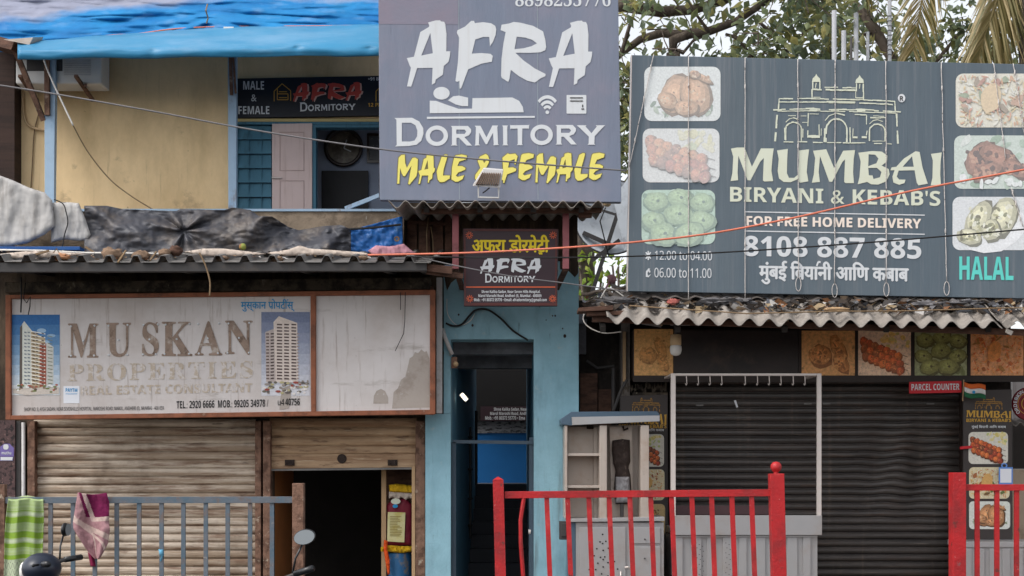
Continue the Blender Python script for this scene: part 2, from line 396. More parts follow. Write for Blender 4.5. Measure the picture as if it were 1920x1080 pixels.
M_CLOCKFACE = mat("brown_clock_face", (120, 112, 100), 0.3, bump=0, dirt=[((66, 56, 48), .5, .8, 8, V, .1)])
M_ROOM = mat("blue_grey_room", (78, 88, 104), 0.85)
M_DOOR = mat("pinkish_white_door", (196, 176, 172), 0.6, var=.05, bump=.1, bs=8, dirt=[((160, 138, 128), .25, .5, 4, STREAK, .12)])
M_DARKDOOR = mat("dark_board", (34, 34, 38), 0.5)
M_STAIR = mat("dark_stair", (70, 72, 78), 0.7, var=.15)
M_BRBLUE = mat("bright_blue_dado", (26, 98, 160), 0.6, var=.06)
M_INBLUE = mat("inner_blue_wall", (94, 138, 160), 0.75, var=.08)
M_MARBLE = mat("grey_marble_edge", (150, 150, 152), 0.5, var=.3, vs=14, bump=0, dirt=[((50, 48, 50), .4, .9, 14, (1, 1, 3), .06)])
M_TUBE = mat("lit_tube", (255, 244, 224), 0.3, bump=0, var=0, emit=2.2)
M_BULB = mat("milky_bulb", (206, 204, 200), 0.25, bump=0, var=0)
M_HOLDER = mat("tan_lamp_body", (186, 158, 122), 0.5, bump=0)
M_BAG = mat("maroon_printed_sack", (116, 28, 48), 0.6, var=.12, vs=6, bump=.25, bs=12)
M_YCLOTH = mat("yellow_cloth", (206, 164, 30), 0.85, var=.15, vs=14, bump=.4, bs=60)
M_BLUEDRUM = mat("blue_painted_drum", (40, 96, 142), 0.6, var=.1, dirt=[((130, 116, 100), .28, .8, 9, V, .07)])
M_OCLOTH = mat("orange_cloth", (214, 82, 30), 0.85, var=.1)
M_SCOOTER = mat("dark_blue_scooter_paint", (26, 34, 50), 0.4, var=.04, bump=0, spec=.4, coat=.1)
M_RUBBER = mat("black_rubber", (28, 28, 30), 0.85)
M_CHROME = mat("mirror_glass", (150, 156, 160), 0.3, metal=.3, var=0, bump=0)  # pale grey base colour paints in the brightness the glass would reflect
M_STICKER = mat("violet_sticker", (118, 104, 164), 0.5, var=.1)
M_LIGHTBOX = mat("brown_black_lightbox", (46, 36, 32), 0.45, var=.2, vs=3)
M_REDSIGN = mat("red_sign_plate", (190, 34, 44), 0.45, var=.04, bump=0)
M_BANNER = mat("charcoal_banner", (62, 56, 54), 0.5, var=.08, bump=.03)
M_LIMEWALL = mat("beige_board", (178, 160, 140), 0.85, dirt=[((130, 110, 92), .3, .6, 5, V, .1)])
M_PAPER = mat("white_card", (224, 226, 232), 0.5, bump=0, var=.03)
M_BLUECARD = mat("blue_card_edge", (96, 138, 206), 0.5, bump=0, var=.03)
M_SAFFRON = mat("saffron_flag", (206, 98, 44), 0.85, bump=0)
M_FLAGW = mat("white_flag", (214, 212, 210), 0.85, bump=0)
M_FLAGG = mat("green_flag", (38, 96, 66), 0.85, bump=0)

def leafmat(name, c1, c2, c3, trans=.45):
    m = bpy.data.materials.new(name); m.use_nodes = True; nt = m.node_tree; b = nt.nodes['Principled BSDF']
    g = nt.nodes.new("ShaderNodeNewGeometry")
    r = nt.nodes.new("ShaderNodeValToRGB")
    r.color_ramp.elements[0].color = lin(c1) + (1,); r.color_ramp.elements[1].color = lin(c3) + (1,)
    e = r.color_ramp.elements.new(.55); e.color = lin(c2) + (1,)
    nt.links.new(g.outputs['Random Per Island'], r.inputs[0])
    nt.links.new(r.outputs[0], b.inputs['Base Color']); b.inputs['Roughness'].default_value = .5
    tr = nt.nodes.new("ShaderNodeBsdfTranslucent"); nt.links.new(r.outputs[0], tr.inputs['Color'])
    ms = nt.nodes.new("ShaderNodeMixShader"); ms.inputs[0].default_value = trans
    nt.links.new(b.outputs[0], ms.inputs[1]); nt.links.new(tr.outputs[0], ms.inputs[2])
    nt.links.new(ms.outputs[0], nt.nodes['Material Output'].inputs['Surface'])
    return m
M_LEAF = leafmat("broad_leaf", (108, 122, 104), (126, 138, 98), (158, 150, 92), .5)
M_LEAFB = leafmat("bright_leaf", (96, 128, 40), (130, 156, 48), (164, 172, 66))
M_PALM = leafmat("palm_leaflet", (92, 92, 48), (150, 134, 84), (186, 166, 124), .35)

# ------------------------------------------------------------------ lettering
def uni(s, base, dg):
    o = ''
    for c in s:
        if 'A' <= c <= 'Z' and base: o += chr(base + ord(c) - 65)
        elif 'a' <= c <= 'z' and base: o += chr(base + 26 + ord(c) - 97)
        elif c.isdigit() and dg: o += chr(dg + ord(c) - 48)
        else: o += c
    return o
FONTS = {'sans': (0, 0), 'serif': (0x1D400, 0x1D7CE), 'bold': (0x1D5D4, 0x1D7EC), 'regular': (0x1D5A0, 0x1D7E2), 'bolditalic': (0x1D63C, 0x1D7EC), 'script': (0x1D4D0, 0x1D7CE)}
TC = {}
def glyphs(s, font='sans', offset=0.0, space=1.0):
    k = (s, font, offset, space)
    if k not in TC:
        cu = bpy.data.curves.new("lettering", 'FONT'); cu.body = uni(s, *FONTS[font])
        cu.offset = offset; cu.space_character = space; cu.resolution_u = 3
        o = bpy.data.objects.new("lettering", cu)
        me = bpy.data.meshes.new_from_object(o)
        vs = [(v.co.x, v.co.y) for v in me.vertices]; fs = [tuple(p.vertices) for p in me.polygons]
        bpy.data.objects.remove(o); bpy.data.curves.remove(cu); bpy.data.meshes.remove(me)
        TC[k] = (vs, fs)
    return TC[k]
def put(mb, vs, fs, box, y, slope=0.0, off=0.004, bb=None):
    x0, y0, x1, y1 = box
    if not vs: return
    bb = bb or (min(v[0] for v in vs), min(v[1] for v in vs), max(v[0] for v in vs), max(v[1] for v in vs))
    mb.layer = (mb.layer + 1) % 24
    yy = y - off - mb.layer * 0.00012
    out = []
    for u, v in vs:
        px = x0 + (u - bb[0]) / (bb[2] - bb[0]) * (x1 - x0)
        py = y1 + (v - bb[1]) / (bb[3] - bb[1]) * (y0 - y1) + slope * (px - x0)
        out.append(P(px, py, yy))
    mb.idx(out, fs)
def T(mb, s, box, y, font='bold', offset=0.0, slope=0.0, space=1.0, off=0.004):
    vs, fs = glyphs(s, font, 0.0, space)
    thicken(mb, vs, fs, box, y, slope, off, None, offset)
def thicken(mb, vs, fs, box, y, slope, off, bb, offset):
    """Heavier weight: the same glyphs overprinted with small shifts."""
    if offset <= 0: put(mb, vs, fs, box, y, slope, off, bb); return
    bb = bb or (min(v[0] for v in vs), min(v[1] for v in vs), max(v[0] for v in vs), max(v[1] for v in vs))
    k = offset * (box[2] - box[0]) / (bb[2] - bb[0])
    for dx, dy in ((-1, 0), (1, 0), (0, -.8), (0, .8)):
        put(mb, vs, fs, (box[0] + dx * k, box[1] + dy * k, box[2] + dx * k, box[3] + dy * k), y, slope, off, bb)
def width(s, font='sans'):
    vs, _ = glyphs(s, font)
    return max(v[0] for v in vs) if vs else 0
def deva(mb, s, box, y, offset=0.012, extras=(), slope=0.0, off=0.004):
    """Devanagari line (already in visual order) plus hand-drawn marks: (prefix, [points in em relative to prefix end], width)."""
    vs, fs = glyphs(s, 'sans', 0.0)
    bb = (min(v[0] for v in vs), min(v[1] for v in vs), max(v[0] for v in vs), max(v[1] for v in vs))
    thicken(mb, vs, fs, box, y, slope, off, bb, offset)
    for pre, pts, wd in extras:
        ox = width(pre)
        for a, b in zip(pts, pts[1:]):
            l = math.hypot(b[0] - a[0], b[1] - a[1]); nx, ny = -(b[1] - a[1]) / l * wd / 2, (b[0] - a[0]) / l * wd / 2
            put(mb, [(ox + a[0] + nx, a[1] + ny), (ox + b[0] + nx, b[1] + ny), (ox + b[0] - nx, b[1] - ny), (ox + a[0] - nx, a[1] - ny)], [(0, 1, 2, 3)], box, y, slope, off, bb)
def ell(cx, cy, rx, ry, n=28, a0=0, a1=360):
    return [(cx + rx * math.cos(R(a0 + (a1 - a0) * k / n)), cy + ry * math.sin(R(a0 + (a1 - a0) * k / n))) for k in range(n + (0 if a1 - a0 == 360 else 1))]
def rrect(x0, y0, x1, y1, r, n=5):
    o = []
    for cx, cy, a in ((x1 - r, y0 + r, -90), (x1 - r, y1 - r, 0), (x0 + r, y1 - r, 90), (x0 + r, y0 + r, 180)):
        o += [(cx + r * math.cos(R(a + 90 * k / n)), cy + r * math.sin(R(a + 90 * k / n))) for k in range(n + 1)]
    return o
def shift(r, dx, dy): return [(a + dx, b + dy) for a, b in r]
# brush letters, copperplate letters and flared letters traced in their own units
_A = [[(378,160),(480,132),(540,130),(552,145),(595,150),(612,185),(628,310),(625,548),(678,548),(676,600),(655,690),(592,745),(578,865),(482,930),(475,975),(430,998),(440,772),(232,775),(165,985),(150,1025),(95,1022),(148,770),(130,740),(92,640),(188,622),(275,288),(390,220),(395,200)], [(410,300),(443,575),(288,605)]]
_F = [[(775,265),(878,215),(960,138),(1000,138),(1010,168),(1120,155),(1230,170),(1285,205),(1300,250),(1290,330),(1255,420),(1215,480),(1205,355),(1120,355),(1015,390),(970,580),(1100,572),(1220,582),(1253,610),(1240,690),(1100,715),(920,792),(825,1050),(805,1050),(802,945),(775,962),(748,950),(782,700),(800,365),(768,300)]]
_R = [shift(r, 1296, 0) for r in [[(75,190),(180,172),(240,152),(330,162),(500,205),(635,280),(665,390),(678,490),(665,535),(600,562),(450,570),(262,568),(370,670),(520,778),(670,855),(665,885),(600,915),(525,970),(420,945),(310,885),(200,800),(180,930),(165,962),(80,910),(68,880),(75,650),(100,440),(130,290),(62,262)], [(280,352),(400,365),(490,395),(552,440),(480,480),(370,508),(250,520)]]]
BRUSH_AFRA = [_A, _F, _R, [shift(r, 1916, 5) for r in _A]]
BM = [[(160,235),(205,190),(265,182),(272,330),(300,410),(395,240),(440,232),(490,260),(480,470),(465,550),(345,695),(325,685),(360,480),(380,370),(270,550),(240,550),(212,500),(185,410),(170,680),(135,680),(148,400)]]
BA = [[(640,190),(700,172),(755,185),(762,410),(785,412),(775,470),(740,510),(735,590),(685,625),(680,660),(660,660),(668,540),(560,540),(525,680),(498,685),(525,540),(498,465),(550,445),(590,260),(635,235)], [(655,280),(668,425),(600,440)]]
BL = [[(900,210),(960,180),(995,185),(990,230),(930,440),(920,540),(1040,540),(1035,590),(940,650),(870,655),(830,610),(812,470)]]
BE = [[(1115,215),(1140,195),(1240,180),(1330,200),(1320,260),(1200,300),(1165,375),(1250,380),(1305,410),(1300,440),(1180,490),(1140,540),(1170,565),(1285,535),(1255,600),(1180,645),(1130,645),(1065,605),(1075,400)]]
BAMP = [[(1555,215),(1650,170),(1690,195),(1715,270),(1700,330),(1650,425),(1690,520),(1800,640),(1740,660),(1640,570),(1560,640),(1500,640),(1470,590),(1475,530),(1560,410),(1515,290)], [(1600,265),(1680,255),(1625,330)], [(1590,470),(1620,540),(1550,570),(1540,540)]]
BF = [[(110,235),(200,160),(230,175),(330,165),(370,210),(335,350),(320,345),(320,260),(230,290),(205,405),(290,400),(345,425),(340,465),(190,520),(140,670),(122,665),(122,620),(100,615),(120,400)]]
BRUSH_MF = [BM, BA, BL, BE, BAMP] + [[shift(r, 1829 + dx, dy) for r in g] for g, dx, dy in ((BF, 0, 0), (BE, -680, -25), (BM, 540, -22), (BA, 535, -22), (BL, 530, -25), (BE, 530, -30))]
_Rr = [[(540,380),(690,380),(718,410),(718,435),(700,462),(660,478),(725,552),(678,552),(612,484),(590,484),(590,542),(600,552),(540,552),(550,542),(550,392)], [(588,412),(660,412),(676,430),(660,450),(588,450)]]
COPPER = [
 [[(45,310),(200,308),(262,340),(298,400),(300,450),(280,510),(240,545),(170,556),(50,560),(65,545),(62,325)], [(110,352),(190,352),(230,375),(246,420),(244,470),(222,508),(180,517),(110,517)]],
 [ell(417,466,99,90), ell(417,466,60,54)], _Rr,
 [[(750,378),(800,378),(853,480),(905,376),(955,376),(948,388),(955,538),(963,548),(912,550),(917,538),(910,440),(858,540),(845,540),(790,440),(787,540),(797,550),(748,552),(755,540),(760,392)]],
 [[(992,376),(1042,376),(1036,388),(1036,540),(1044,550),(992,550),(1000,540),(998,388)]],
 [[(1060,368),(1066,374),(1222,372),(1228,366),(1226,410),(1220,402),(1168,403),(1166,538),(1172,548),(1118,548),(1128,538),(1126,404),(1068,404),(1062,412)]],
 [ell(1337,458,99,90), ell(1337,458,60,54)], [shift(r, 920, -9) for r in _Rr],
 [[(1645,374),(1732,374),(1722,384),(1775,444),(1822,384),(1812,374),(1895,374),(1880,388),(1803,470),(1800,534),(1808,545),(1740,545),(1750,534),(1752,474),(1662,388)]]]
FLARE = [
 [[(48,40),(100,30),(165,30),(228,195),(305,38),(415,38),(405,110),(395,230),(410,318),(335,322),(322,312),(330,120),(300,150),(215,312),(190,310),(112,100),(105,240),(110,310),(45,318),(60,250),(68,110)]],
 [[(443,55),(535,42),(530,150),(528,250),(545,290),(590,290),(620,265),(632,150),(630,55),(718,45),(705,150),(698,240),(712,320),(640,332),(625,320),(622,300),(560,328),(500,325),(460,295),(448,230),(458,130)]],
 [[(752,58),(865,45),(932,205),(1010,58),(1112,52),(1100,130),(1095,240),(1102,335),(1030,335),(1018,325),(1026,130),(1000,160),(915,325),(890,322),(812,105),(800,240),(810,325),(742,332),(758,260),(770,120)]],
 [[(1140,75),(1260,60),(1340,65),(1390,100),(1385,150),(1340,185),(1400,215),(1408,260),(1380,320),(1310,348),(1250,345),(1215,325),(1135,345),(1150,280),(1160,150)], [(1228,88),(1285,92),(1312,125),(1295,165),(1225,190)], [(1225,205),(1300,205),(1338,240),(1325,285),(1270,300),(1262,270),(1230,268)]],
 [[(1630,62),(1665,68),(1690,200),(1735,340),(1655,355),(1640,330),(1622,225),(1485,228),(1470,280),(1490,305),(1545,305),(1535,335),(1490,350),(1440,330),(1432,280),(1450,225),(1415,225),(1425,200),(1465,195),(1530,125)], [(1600,105),(1615,195),(1520,195)]],
 [[(1762,85),(1855,72),(1845,150),(1842,260),(1848,350),(1760,355),(1775,290),(1778,140)]]]
def traced(mb, letters, y, fn=None, box=None, off=0.004, slope=0.0):
    """Letters given as rings; either fn(x, y) -> photo pixel, or fit the whole word into a pixel box."""
    if box:
        xs = [p[0] for g in letters for r in g for p in r]; ys = [p[1] for g in letters for r in g for p in r]
        ax, bx, ay, by = min(xs), max(xs), min(ys), max(ys)
        fn = lambda a, b: (box[0] + (a - ax) / (bx - ax) * (box[2] - box[0]), box[1] + (b - ay) / (by - ay) * (box[3] - box[1]) + slope * (a - ax) / (bx - ax) * (box[2] - box[0]))
    for g in letters:
        mb.flat([[fn(a, b) for a, b in r] for r in g], y, off)

# ------------------------------------------------------------------ printed food pictures (flat prints)
def blob(mb, cx, cy, rx, ry, rot, col, y, n=9, jit=.18, off=.004):
    c, s_ = math.cos(rot), math.sin(rot); pts = []
    for k in range(n):
        a = 2 * math.pi * k / n; j = 1 + rnd.uniform(-jit, jit)
        u, v = rx * math.cos(a) * j, ry * math.sin(a) * j
        pts.append((cx + u * c - v * s_, cy + u * s_ + v * c))
    mb.col = lin(col); mb.flat([pts], y, off)
def cv(c, k): return tuple(max(0, min(255, v * (1 + k))) for v in c)
def mixc(a, b, t): return tuple(p + (q - p) * t for p, q in zip(a, b))
def food(x0, y0, x1, y1, y, kind, fade=0.0, tone=(225, 228, 232), round_=True, mul=1.0):
    """One printed food picture as a mesh of flat colour patches. Returns the MB."""
    mb = MB(); mb.zs = 0
    W, H = x1 - x0, y1 - y0
    lay = [0.004]
    def c_(c):
        return tuple(v * mul for v in mixc(c, tone, fade))
    def put_(cx, cy, rx, ry, rot, c, n=9, jit=.18):
        lay[0] += 0.00003
        cx = min(max(cx, .04 + rx * .6), .96 - rx * .6); cy = min(max(cy, .05 + ry * .6), .95 - ry * .6)
        mb.layer = 0
        blob(mb, x0 + cx * W, y0 + cy * H, rx * W, ry * W, rot, c_(c), y, n, jit, off=lay[0])
    ru = rnd.uniform
    def solid(cx, cy, rx, ry, rot, c, n=13, jit=.1):
        """A printed lump with the shading of the original photo: dark rim, body, lit top."""
        put_(cx + .012, cy + .025, rx * 1.08, ry * 1.1, rot, cv(c, -.55), n, jit)
        put_(cx, cy, rx, ry, rot, cv(c, -.12), n, jit)
        put_(cx - .012, cy - .02, rx * .78, ry * .74, rot, cv(c, .08), n, jit)
        put_(cx - .02, cy - .035, rx * .5, ry * .45, rot, cv(c, .24), n, jit)
        put_(cx - .025, cy - .045, rx * .2, ry * .16, rot, cv(c, .42), 8, .2)
    bgc = {'chicken': (222, 226, 222), 'skewer': (226, 222, 214), 'green': (170, 190, 160), 'rice': (228, 214, 180), 'leg': (190, 205, 190), 'tikka': (216, 218, 220), 'fish': (200, 170, 120)}[kind]
    mb.col = lin(c_(bgc)); mb.layer = -1
    mb.flat([rrect(x0, y0, x1, y1, min(W, H) * .14 if round_ else 1)], y, .003)
    if kind == 'chicken':
        put_(.5, .66, .42, .2, 0, (238, 240, 240), 20, .02)
        for k in range(26): put_(ru(.1, .9), ru(.62, .88), ru(.02, .07), ru(.01, .03), ru(0, 3), rnd.choice([(120, 140, 110), (160, 175, 150), (90, 110, 90)]))
        for cx, cy, rx, ry, ro in ((.42, .5, .2, .26, .4), (.66, .5, .2, .26, -.3), (.3, .62, .14, .1, .6), (.55, .75, .16, .1, 0), (.76, .2, .14, .04, .5), (.66, .14, .07, .05, 0)):
            solid(cx, cy, rx, ry, ro, (186, 128, 88), 14, .07)
            for q in range(16): put_(cx + ru(-.7, .7) * rx, cy + ru(-.7, .7) * ry, ru(.008, .03), ru(.006, .02), ru(0, 3), rnd.choice([(206, 158, 118), (160, 100, 66), (222, 184, 146), (130, 80, 56)]))
    elif kind == 'skewer':
        for k in range(16): put_(ru(.45, .95), ru(.05, .4), ru(.02, .1), ru(.02, .06), ru(0, 3), rnd.choice([(222, 206, 120), (190, 200, 130), (236, 222, 160)]))
        for r_ in range(3):
            ox, oy = -.06 + r_ * .02, r_ * .17 - .03
            lay[0] += .00003; mb.layer = 0; mb.col = lin(c_((90, 80, 74)))
            mb.stroke([(x0 + (.1 + ox) * W, y0 + (.22 + oy) * H), (x0 + (.96 + ox * .3) * W, y0 + min(.9, .62 + oy) * H)], W * .012, y, lay[0])
            for k in range(7):
                cx, cy = .16 + ox + k * .11, .26 + oy + k * .056
                cc = rnd.choice([(178, 74, 40), (198, 98, 50), (150, 56, 38), (120, 62, 44)])
                solid(cx, cy, .068, .08, .5, cc, 10, .14)
                for q in range(6): put_(cx + ru(-.05, .05), cy + ru(-.06, .06), ru(.006, .018), ru(.006, .016), ru(0, 3), rnd.choice([cv(cc, .3), cv(cc, -.35), (224, 148, 88)]))
    elif kind == 'green':
        for k in range(60): put_(ru(0.05, .95), ru(0.05, .95), ru(.02, .08), ru(.02, .06), ru(0, 3), rnd.choice([(110, 130, 90), (60, 76, 56), (196, 206, 176)]))
        for cx, cy, rr in ((.2, .2, .17), (.52, .14, .17), (.82, .22, .16), (.16, .56, .16), (.5, .44, .19), (.82, .56, .17), (.3, .8, .19), (.64, .8, .2)):
            put_(cx, cy + .03, rr * 1.06, rr * .8, ru(-.4, .4), (56, 66, 48), 14, .08)
            solid(cx, cy, rr, rr * .74, ru(-.4, .4), (140, 150, 92), 14, .1)
            for q in range(16): put_(cx + ru(-.6, .6) * rr, cy + ru(-.5, .5) * rr, ru(.006, .024), ru(.005, .016), ru(0, 3), rnd.choice([(170, 178, 120), (120, 132, 74), (190, 196, 146), (96, 104, 64)]))
            put_(cx + .02, cy, rr * .14, rr * .12, 0, (48, 46, 38), 8, .2)
    elif kind == 'rice':
        for k in range(260):
            put_(ru(0.04, .96), ru(0.04, .96), ru(.02, .055), ru(.006, .014), ru(0, 3.1), rnd.choice([(240, 232, 206), (232, 210, 150), (226, 176, 92), (246, 240, 226), (208, 120, 60), (198, 90, 50), (214, 190, 130)]), 6, .1)
        for k in range(16): put_(ru(.1, .9), ru(.1, .9), ru(.03, .09), ru(.02, .05), ru(0, 3), rnd.choice([(150, 66, 40), (110, 80, 50), (92, 110, 62), (170, 100, 60)]), 9, .25)
        put_(.45, .45, .13, .2, .3, (222, 170, 100), 12, .1)
    elif kind == 'leg':
        for k in range(30): put_(ru(.04, .96), ru(.04, .96), ru(.03, .1), ru(.02, .06), ru(0, 3), rnd.choice([(120, 150, 120), (214, 220, 210), (150, 176, 150)]))
        for cx, cy, rx, ry, ro in ((.34, .42, .24, .16, -.9), (.58, .42, .28, .15, .5), (.8, .62, .18, .09, .6), (.42, .68, .2, .1, -.4)):
            solid(cx, cy, rx, ry, ro, (130, 78, 60), 14, .1)
            for q in range(22): put_(cx + ru(-.7, .7) * rx, cy + ru(-.8, .8) * ry, ru(.015, .05), ru(.01, .04), ru(0, 3), rnd.choice([(150, 92, 70), (82, 50, 42), (176, 118, 88), (60, 40, 36)]))
        put_(.12, .8, .05, .06, 0, (236, 236, 236), 10, .1)
        for k in range(8): put_(ru(.3, .9), ru(.8, .92), ru(.03, .07), .03, ru(0, 3), (232, 236, 232))
    elif kind == 'tikka':
        put_(.55, .62, .44, .28, -.3, (238, 238, 240), 12, .05)
        for cx, cy, rx, ry, ro in ((.34, .42, .14, .26, .5), (.66, .36, .16, .27, .35), (.22, .74, .16, .1, .2), (.5, .62, .12, .14, 0)):
            solid(cx, cy, rx, ry, ro, (200, 194, 156), 13, .12)
            for q in range(20): put_(cx + ru(-.8, .8) * rx, cy + ru(-.8, .8) * ry, ru(.012, .05), ru(.008, .03), ru(0, 3), rnd.choice([(170, 164, 112), (226, 222, 196), (90, 84, 60), (120, 120, 84), (236, 232, 210)]))
    elif kind == 'fish':
        for cx, cy, rx, ry, ro in ((.35, .55, .22, .2, .2), (.68, .4, .12, .28, -.4), (.74, .72, .12, .2, -.5)):
            solid(cx, cy, rx, ry, ro, (168, 122, 74), 13, .12)
            for q in range(24): put_(cx + ru(-.8, .8) * rx, cy + ru(-.8, .8) * ry, ru(.015, .06), ru(.01, .03), ru(0, 3), rnd.choice([(190, 150, 96), (110, 78, 46), (210, 172, 116), (80, 60, 40)]))
    mb.col = None
    return mb

# ================================================================== ground
b = MB(); b.wbox((-200, -200, -0.5), (200, -2.9, -0.12)); struct(b, "road", M_ROAD)
b = MB(); b.wbox((-60, -2.72, -0.5), (60, 60, 0.0)); struct(b, "pavement", M_PAVE)
b = MB(); b.wbox((-60, -2.9, -0.5), (60, -2.722, 0.02)); struct(b, "kerb", M_CONC)

X = lambda px, y: (px - CX) * (y + D) / F
Z = lambda py, y: ZC + (HY - py) * (y + D) / F

def slats(mb, x0, x1, z0, z1, y, pitch, depth=0.014, nx=24, dent=None, seed=0, wob=.0015):
    """Roller shutter curtain: convex slats with a narrow hooked groove between them."""
    n = max(1, round((z1 - z0) / pitch)); prof = []
    for k in range(n):
        for t, d in ((0.0, -.5), (.07, -.5), (.1, .45), (.3, .95), (.58, 1), (.8, .72), (.94, .15)):
            prof.append((z1 - (k + t) * (z1 - z0) / n, d * depth))
    prof.append((z0, 0))
    m = len(prof) - 1
    def fn(u, v):
        z, d = prof[min(m, round(v * m))]
        x = x0 + (x1 - x0) * u
        q = wob * N(x * 1.3, z * 2.2, seed)
        zz = z + .003 * N(x * .9, z * .4, seed + 5)
        if dent:
            dx, dzv = dent(x, z); q += dx; zz += dzv
        return (x, y - d + q, zz)
    mb.grid(fn, nx, m)

def corrugated(mb, xa, xb, yf, zf, yb, zb, period, amp, prof='sin', th=.007, per=10, zslope=0.0, ny=6, jag=0.0, seed=0):
    n = int((xb - xa) / period * per)
    def h(x):
        t = ((x - xa) / period) % 1
        if prof == 'sin': return amp * math.cos(2 * math.pi * t)
        return amp * (1 if t < .17 else 1 - (t - .17) / .12 * 2 if t < .29 else -1 if t < .9 else -1 + (t - .9) / .1 * 2)
    top, bot = [], []
    for j in range(ny + 1):
        v = j / ny
        for i in range(n + 1):
            x = xa + (xb - xa) * i / n
            yy = yf + (yb - yf) * v + (jag * N(x * 2.1, seed, 3) if j == 0 else 0)
            z = zf + (zb - zf) * v + zslope * (x - xa) + h(x) + .006 * N(x * .7, v * 2, seed)
            top.append((x, yy, z)); bot.append((x, yy, z - th))
    o = len(top); fs = []
    for j in range(ny):
        for i in range(n):
            a = j * (n + 1) + i
            fs.append((a, a + 1, a + n + 2, a + n + 1)); fs.append((o + a, o + a + n + 1, o + a + n + 2, o + a + 1))
    for i in range(n):
        fs.append((i, o + i, o + i + 1, i + 1)); k = ny * (n + 1) + i; fs.append((k, k + 1, o + k + 1, o + k))
    for j in range(ny):
        a = j * (n + 1); fs.append((a, a + n + 1, o + a + n + 1, o + a)); a += n; fs.append((a, o + a, o + a + n + 1, a + n + 1))
    mb.idx(top + bot, fs)

# ================================================================== property shop (left)
M_PEEL = mat("peeled_grey_board", (168, 158, 150), .85, var=.08, dirt=[((196, 190, 186), .15, .9, 22, V, .04), ((140, 128, 118), .3, .6, 7, V, .1)])
shop = thing("property_shop", "low shop with rusty cream roller shutters below a weathered white signboard", "shop", (X(400, .2), .2, 0))
b = MB()                                                   # masonry round the two openings
b.wbox((X(-160, .25), .25, 0), (X(48, .25) - .002, .55, Z(490, .25)))
b.wbox((X(484, .25), .25, 0), (X(506, .25), .55, Z(790, .25)))
b.wbox((X(48, .25), .25, Z(800, .25)), (X(797, .25), .55, Z(490, .25)))
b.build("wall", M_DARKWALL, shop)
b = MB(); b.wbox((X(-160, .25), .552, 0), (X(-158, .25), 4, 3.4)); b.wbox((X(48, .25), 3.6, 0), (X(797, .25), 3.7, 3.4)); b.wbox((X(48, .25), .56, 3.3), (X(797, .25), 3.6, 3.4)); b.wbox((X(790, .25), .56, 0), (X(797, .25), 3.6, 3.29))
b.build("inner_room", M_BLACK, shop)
b = MB(); b.wbox((X(496, .25), .56, 0), (X(503, .25), 1.9, 3.28)); b.build("inner_partition", M_OCHRE, shop)
b = MB(); b.pbox(-160, 788, 28, 1180, .1, .145); b.build("granite_pillar", M_GRANITE, shop)
b = MB(); b.pbox(28.5, 790, 39, 1180, .12, .125); b.build("black_jamb", M_ANGLE, shop, bevel=.004)
b = MB(); b.tube([P(44, 792, .1), P(44, 1180, .1)], .02, 10); b.build("drain_pipe", M_GREYPL, shop, smooth=True)
for x0, x1, nm in ((51, 65, "shutter_guide"), (478, 489, "shutter_guide"), (493, 507, "shutter_guide"), (779, 797, "shutter_guide")):
    b = MB(); b.pbox(x0, 789, x1, 1180, .1, .14); b.build(nm, M_RUSTPOST, shop, bevel=.006)
b = MB(); slats(b, X(64, .2), X(480, .2), 0.0, Z(786, .2), .2, .087, .02, 40, seed=3, wob=.004)
sh = b.build("roller_shutter", M_SHUTTER, shop, smooth=False)
b = MB(); slats(b, X(506, .2), X(781, .2), Z(853, .2), Z(784, .2), .2, .092, .018, 30, seed=9, wob=.003)
sh2 = b.build("roller_shutter", M_SHUTTER2, shop); sh2['label'] = "half raised brown soiled roller shutter"
b = MB(); b.pquad([(508, 852), (779, 851), (779, 876), (508, 879)], .17, .03); br = b.build("bottom_rail", M_SHUTTER2, sh2, bevel=.004)
b = MB(); b.pquad([(508, 879.4), (779, 876.4), (779, 880), (508, 883)], .155, .05); b.build("rail_lip", M_TIN, sh2)
for hx in (543, 736):
    b = MB(); b.pbox(hx - 9, 862, hx + 9, 873, .155, .014); b.tube([P(hx - 6, 867, .15), P(hx - 5, 872, .13), P(hx + 5, 872, .13), P(hx + 6, 867, .15)], .006); b.build("pull_handle", M_CHAR, sh2)
b = MB(); b.revolve([(.001, -.012), (.045, -.01), (.05, 0), (.03, .006)], P(641, 860, .165), 'Y', 18); b.build("lock_plate", M_CHAR, sh2)
b = MB(); b.pbox(715, 878, 724, 1180, .5, .06); b.build("door_post", M_WOODPOST, shop, bevel=.004)
b = MB(); b.pbox(772, 874, 778.4, 1180, .1, .1); b.build("door_stile", M_WOODPOST, shop, bevel=.004)
b = MB(); b.pbox(725, 870, 771, 960, .9, .04); b.build("inner_panel", M_WOODDARK, shop)
# grimy ledge above the signboard and the dark plaster wall it sits on
b = MB(); b.pquad([(8, 529), (806, 520), (806, 542), (8, 549)], -.33, .5); b.build("ledge", M_LEDGE, shop, bevel=.01)
b = MB(); b.pbox(806.5, 537, 812, 545, -.3, .3); b.build("ledge_end", M_WOODDARK, shop)

b = MB(); b.flat([[(0, 838), (8, 832), (18, 832), (26, 840), (26, 856), (0, 856)]], .098, .002)
b.prism([P(0, 864, .096), P(24, 864, .096), P(25, 856.5, .096), P(0, 856.5, .096)], (0, .003, 0))
st = solo(b, "sticker", M_STICKER, "small violet and white sticker on the maroon granite pillar", "sticker")
b = MB(); b.flat([rrect(6, 833, 16, 843, 4)], .0945, .002); T(b, "muthu", (3, 846, 21, 852), .0945, off=.003); b.flat([[(1, 857), (24, 857), (23, 863), (1, 863)]], .094, .001)
b.build("sticker_print", M_INK_W, st)

